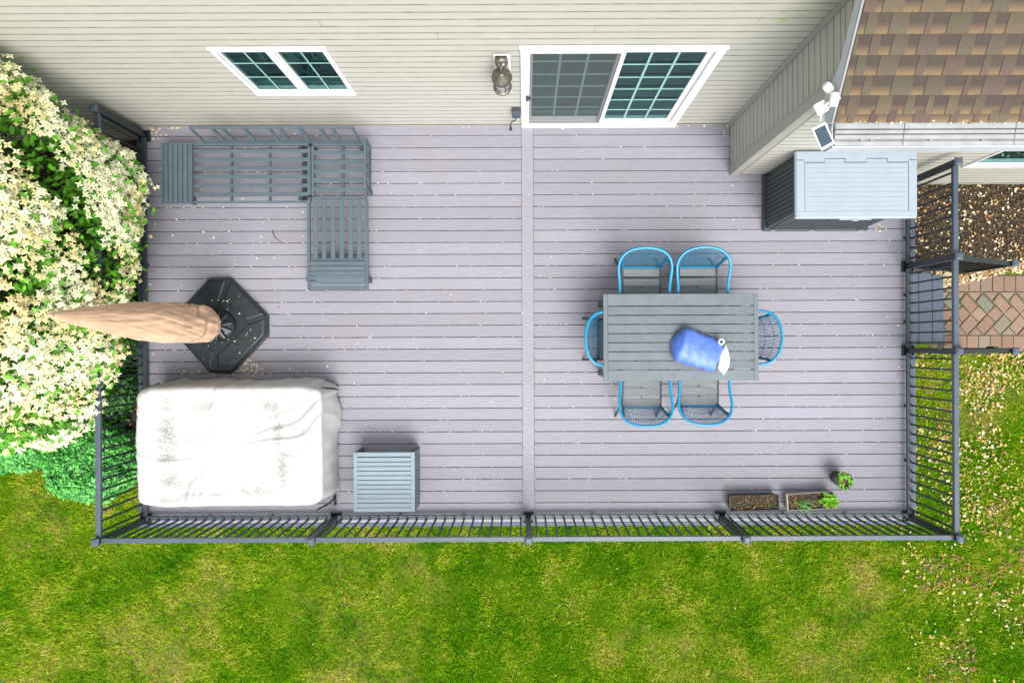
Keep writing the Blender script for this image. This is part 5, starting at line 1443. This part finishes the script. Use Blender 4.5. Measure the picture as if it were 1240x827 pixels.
bits('leaf_drift', 'drift of pale yellow leaves along the upper edge of the walkway', poly_pts(strip, 1500, GZ+.025, GZ+.06), RNG.uniform(.02,.05,1500), M_PETAL, [.45,.48,.07], 'leaves')
def lawn_litter():
    pts = []
    while len(pts) < 3500:
        x = random.uniform(4.9, 7.4); y = random.uniform(-4.6, -.10)
        if random.random() < math.exp((y+.1)*.45)*(1.0 if x > 5.4 else .6)*max(.05, min(1, .45+1.6*mnoise.noise(Vector((x*1.6, y*1.6, 2))))): pts.append((x, y, GZ+random.uniform(.02,.05)))
    while len(pts) < 3900: pts.append((random.uniform(-7,5), random.uniform(-4.8,-2.3), GZ+random.uniform(.02,.05)))
    a = np.array(pts); bits('fallen_leaves', 'pale leaves and petals scattered on the lawn right of the deck', a, np.where(np.arange(len(a)) < 3500, np.clip(RNG.gamma(2.0,.0085,len(a))+.008, 0, .045), RNG.uniform(.006,.018,len(a))), [M_PETAL[0], M_PETAL[1], M_STRAW], [.20,.28,.52], 'leaves')
    x = np.concatenate([RNG.uniform(5.0, 7.3, 3800)]); y = RNG.uniform(-4.6, -.6, 3800)
    k = np.array([mnoise.noise(Vector((a_*1.5, b_*1.5, 8))) > .20 for a_, b_ in zip(x, y)])
    bits('bark_bits', 'brown bark pieces in bare patches of the lawn at the right', np.stack([x[k], y[k], np.full(k.sum(), GZ+.03)], 1), RNG.uniform(.02,.07,k.sum()), [M_CHIP[1], M_PETAL[2]], [.6,.4], 'bark', CHIPP)
lawn_litter()
def deck_petals():
    pts = []; sz = []
    def gap(y): k = round((y+1.9225)/PITCH); return -1.9225+PITCH*k
    def ok(x, y): return DX0+.15 < x < DX1-.2 and DY0+.12 < y < DY1-.02 and not (x > 2.5 and y > 2.0)
    for i in range(480):
        x = random.uniform(-4.5, 4.5)
        if random.random() < .30: x = -4.5+abs(random.gauss(0, 1.6))
        y = random.uniform(-2.0, 2.65)
        if random.random() < .80: y = gap(y)+random.uniform(-.003,.003)
        if ok(x, y): pts.append((x, y, random.uniform(.002,.006))); sz.append(random.uniform(.010,.022))
    def clump(px, py, sx, sy, n, s0=.012, s1=.03):
        for i in range(n):
            q = P(random.gauss(px, sx), random.gauss(py, sy), 0)
            if ok(q.x, q.y): pts.append((q.x, q.y, random.uniform(.002,.008))); sz.append(random.uniform(s0, s1))
    clump(300, 446, 14, 5, 60); clump(297, 437, 6, 7, 50); clump(245, 448, 12, 4, 14); clump(190, 160, 6, 5, 30); clump(200, 155, 30, 2, 30); clump(884, 158, 5, 7, 22); clump(888, 190, 3, 14, 12)
    clump(610, 153, 60, 1.5, 14); clump(800, 152.5, 60, 1.2, 16); clump(660, 152.5, 200, 1.0, 40); clump(320, 300, 60, 60, 30); clump(185, 300, 4, 90, 26); clump(1068, 277, 6, 3, 8); clump(1090, 400, 3, 80, 14)
    gp = []
    for i in range(620):
        x = random.uniform(-4.5, 4.5); y = gap(random.uniform(-2.0, 2.5))
        if ok(x, y): gp.append((x, y+random.uniform(-.002,.002), random.uniform(-.004,.0035)))
    gp = np.array(gp); n_ = len(gp); X_ = RNG.uniform(.006,.028,n_)
    v = np.zeros((n_,4,3)); wy = RNG.uniform(.003,.0055,n_)
    for j,(a_,b_) in enumerate(((-.5,-1),(.5,-1),(.5,1),(-.5,1))): v[:,j] = gp+np.stack([a_*X_, b_*wy*RNG.uniform(.6,1,n_), np.zeros(n_)],1)
    o = link('gap_debris', npmesh('gap_debris', v.reshape(-1,3), np.arange(n_*4).reshape(n_,4), [M_DUST, M_PETAL[0]], (RNG.random(n_)<.25).astype(int))); tag(o, 'pale seed debris lodged in the gaps between the deck boards', 'debris', kind='stuff')
    a = np.array(pts); bits('fallen_petals', 'small dry cream petals scattered on the deck and in its board gaps', a, np.array(sz), M_PETAL, [.72,.24,.04], 'petals', tilt=.2)
    g = []; 
    for i in range(90): g.append((random.choice([random.gauss(2.75,.12), random.gauss(3.2,.25), random.gauss(3.45,.12), random.uniform(2.45,5)]), random.uniform(1.69,1.735), 3.075+random.uniform(.018,.028)))
    g = np.array(g); bits('fallen_petals', 'cream petals caught along the roof edge above the gutter', g, RNG.uniform(.01,.022,len(g)), M_PETAL, [.75,.2,.05], 'petals', tilt=.2)
    u = []
    for i in range(26):
        a_ = random.random()*6.3; r = random.uniform(.18,.45); u.append((-3.672+r*math.cos(a_), .245+r*math.sin(a_), .138))
    bits('fallen_petals', 'few cream petals lying on the black umbrella base', np.array(u), RNG.uniform(.01,.02,26), M_PETAL, [.8,.15,.05], 'petals', tilt=.15)
deck_petals()
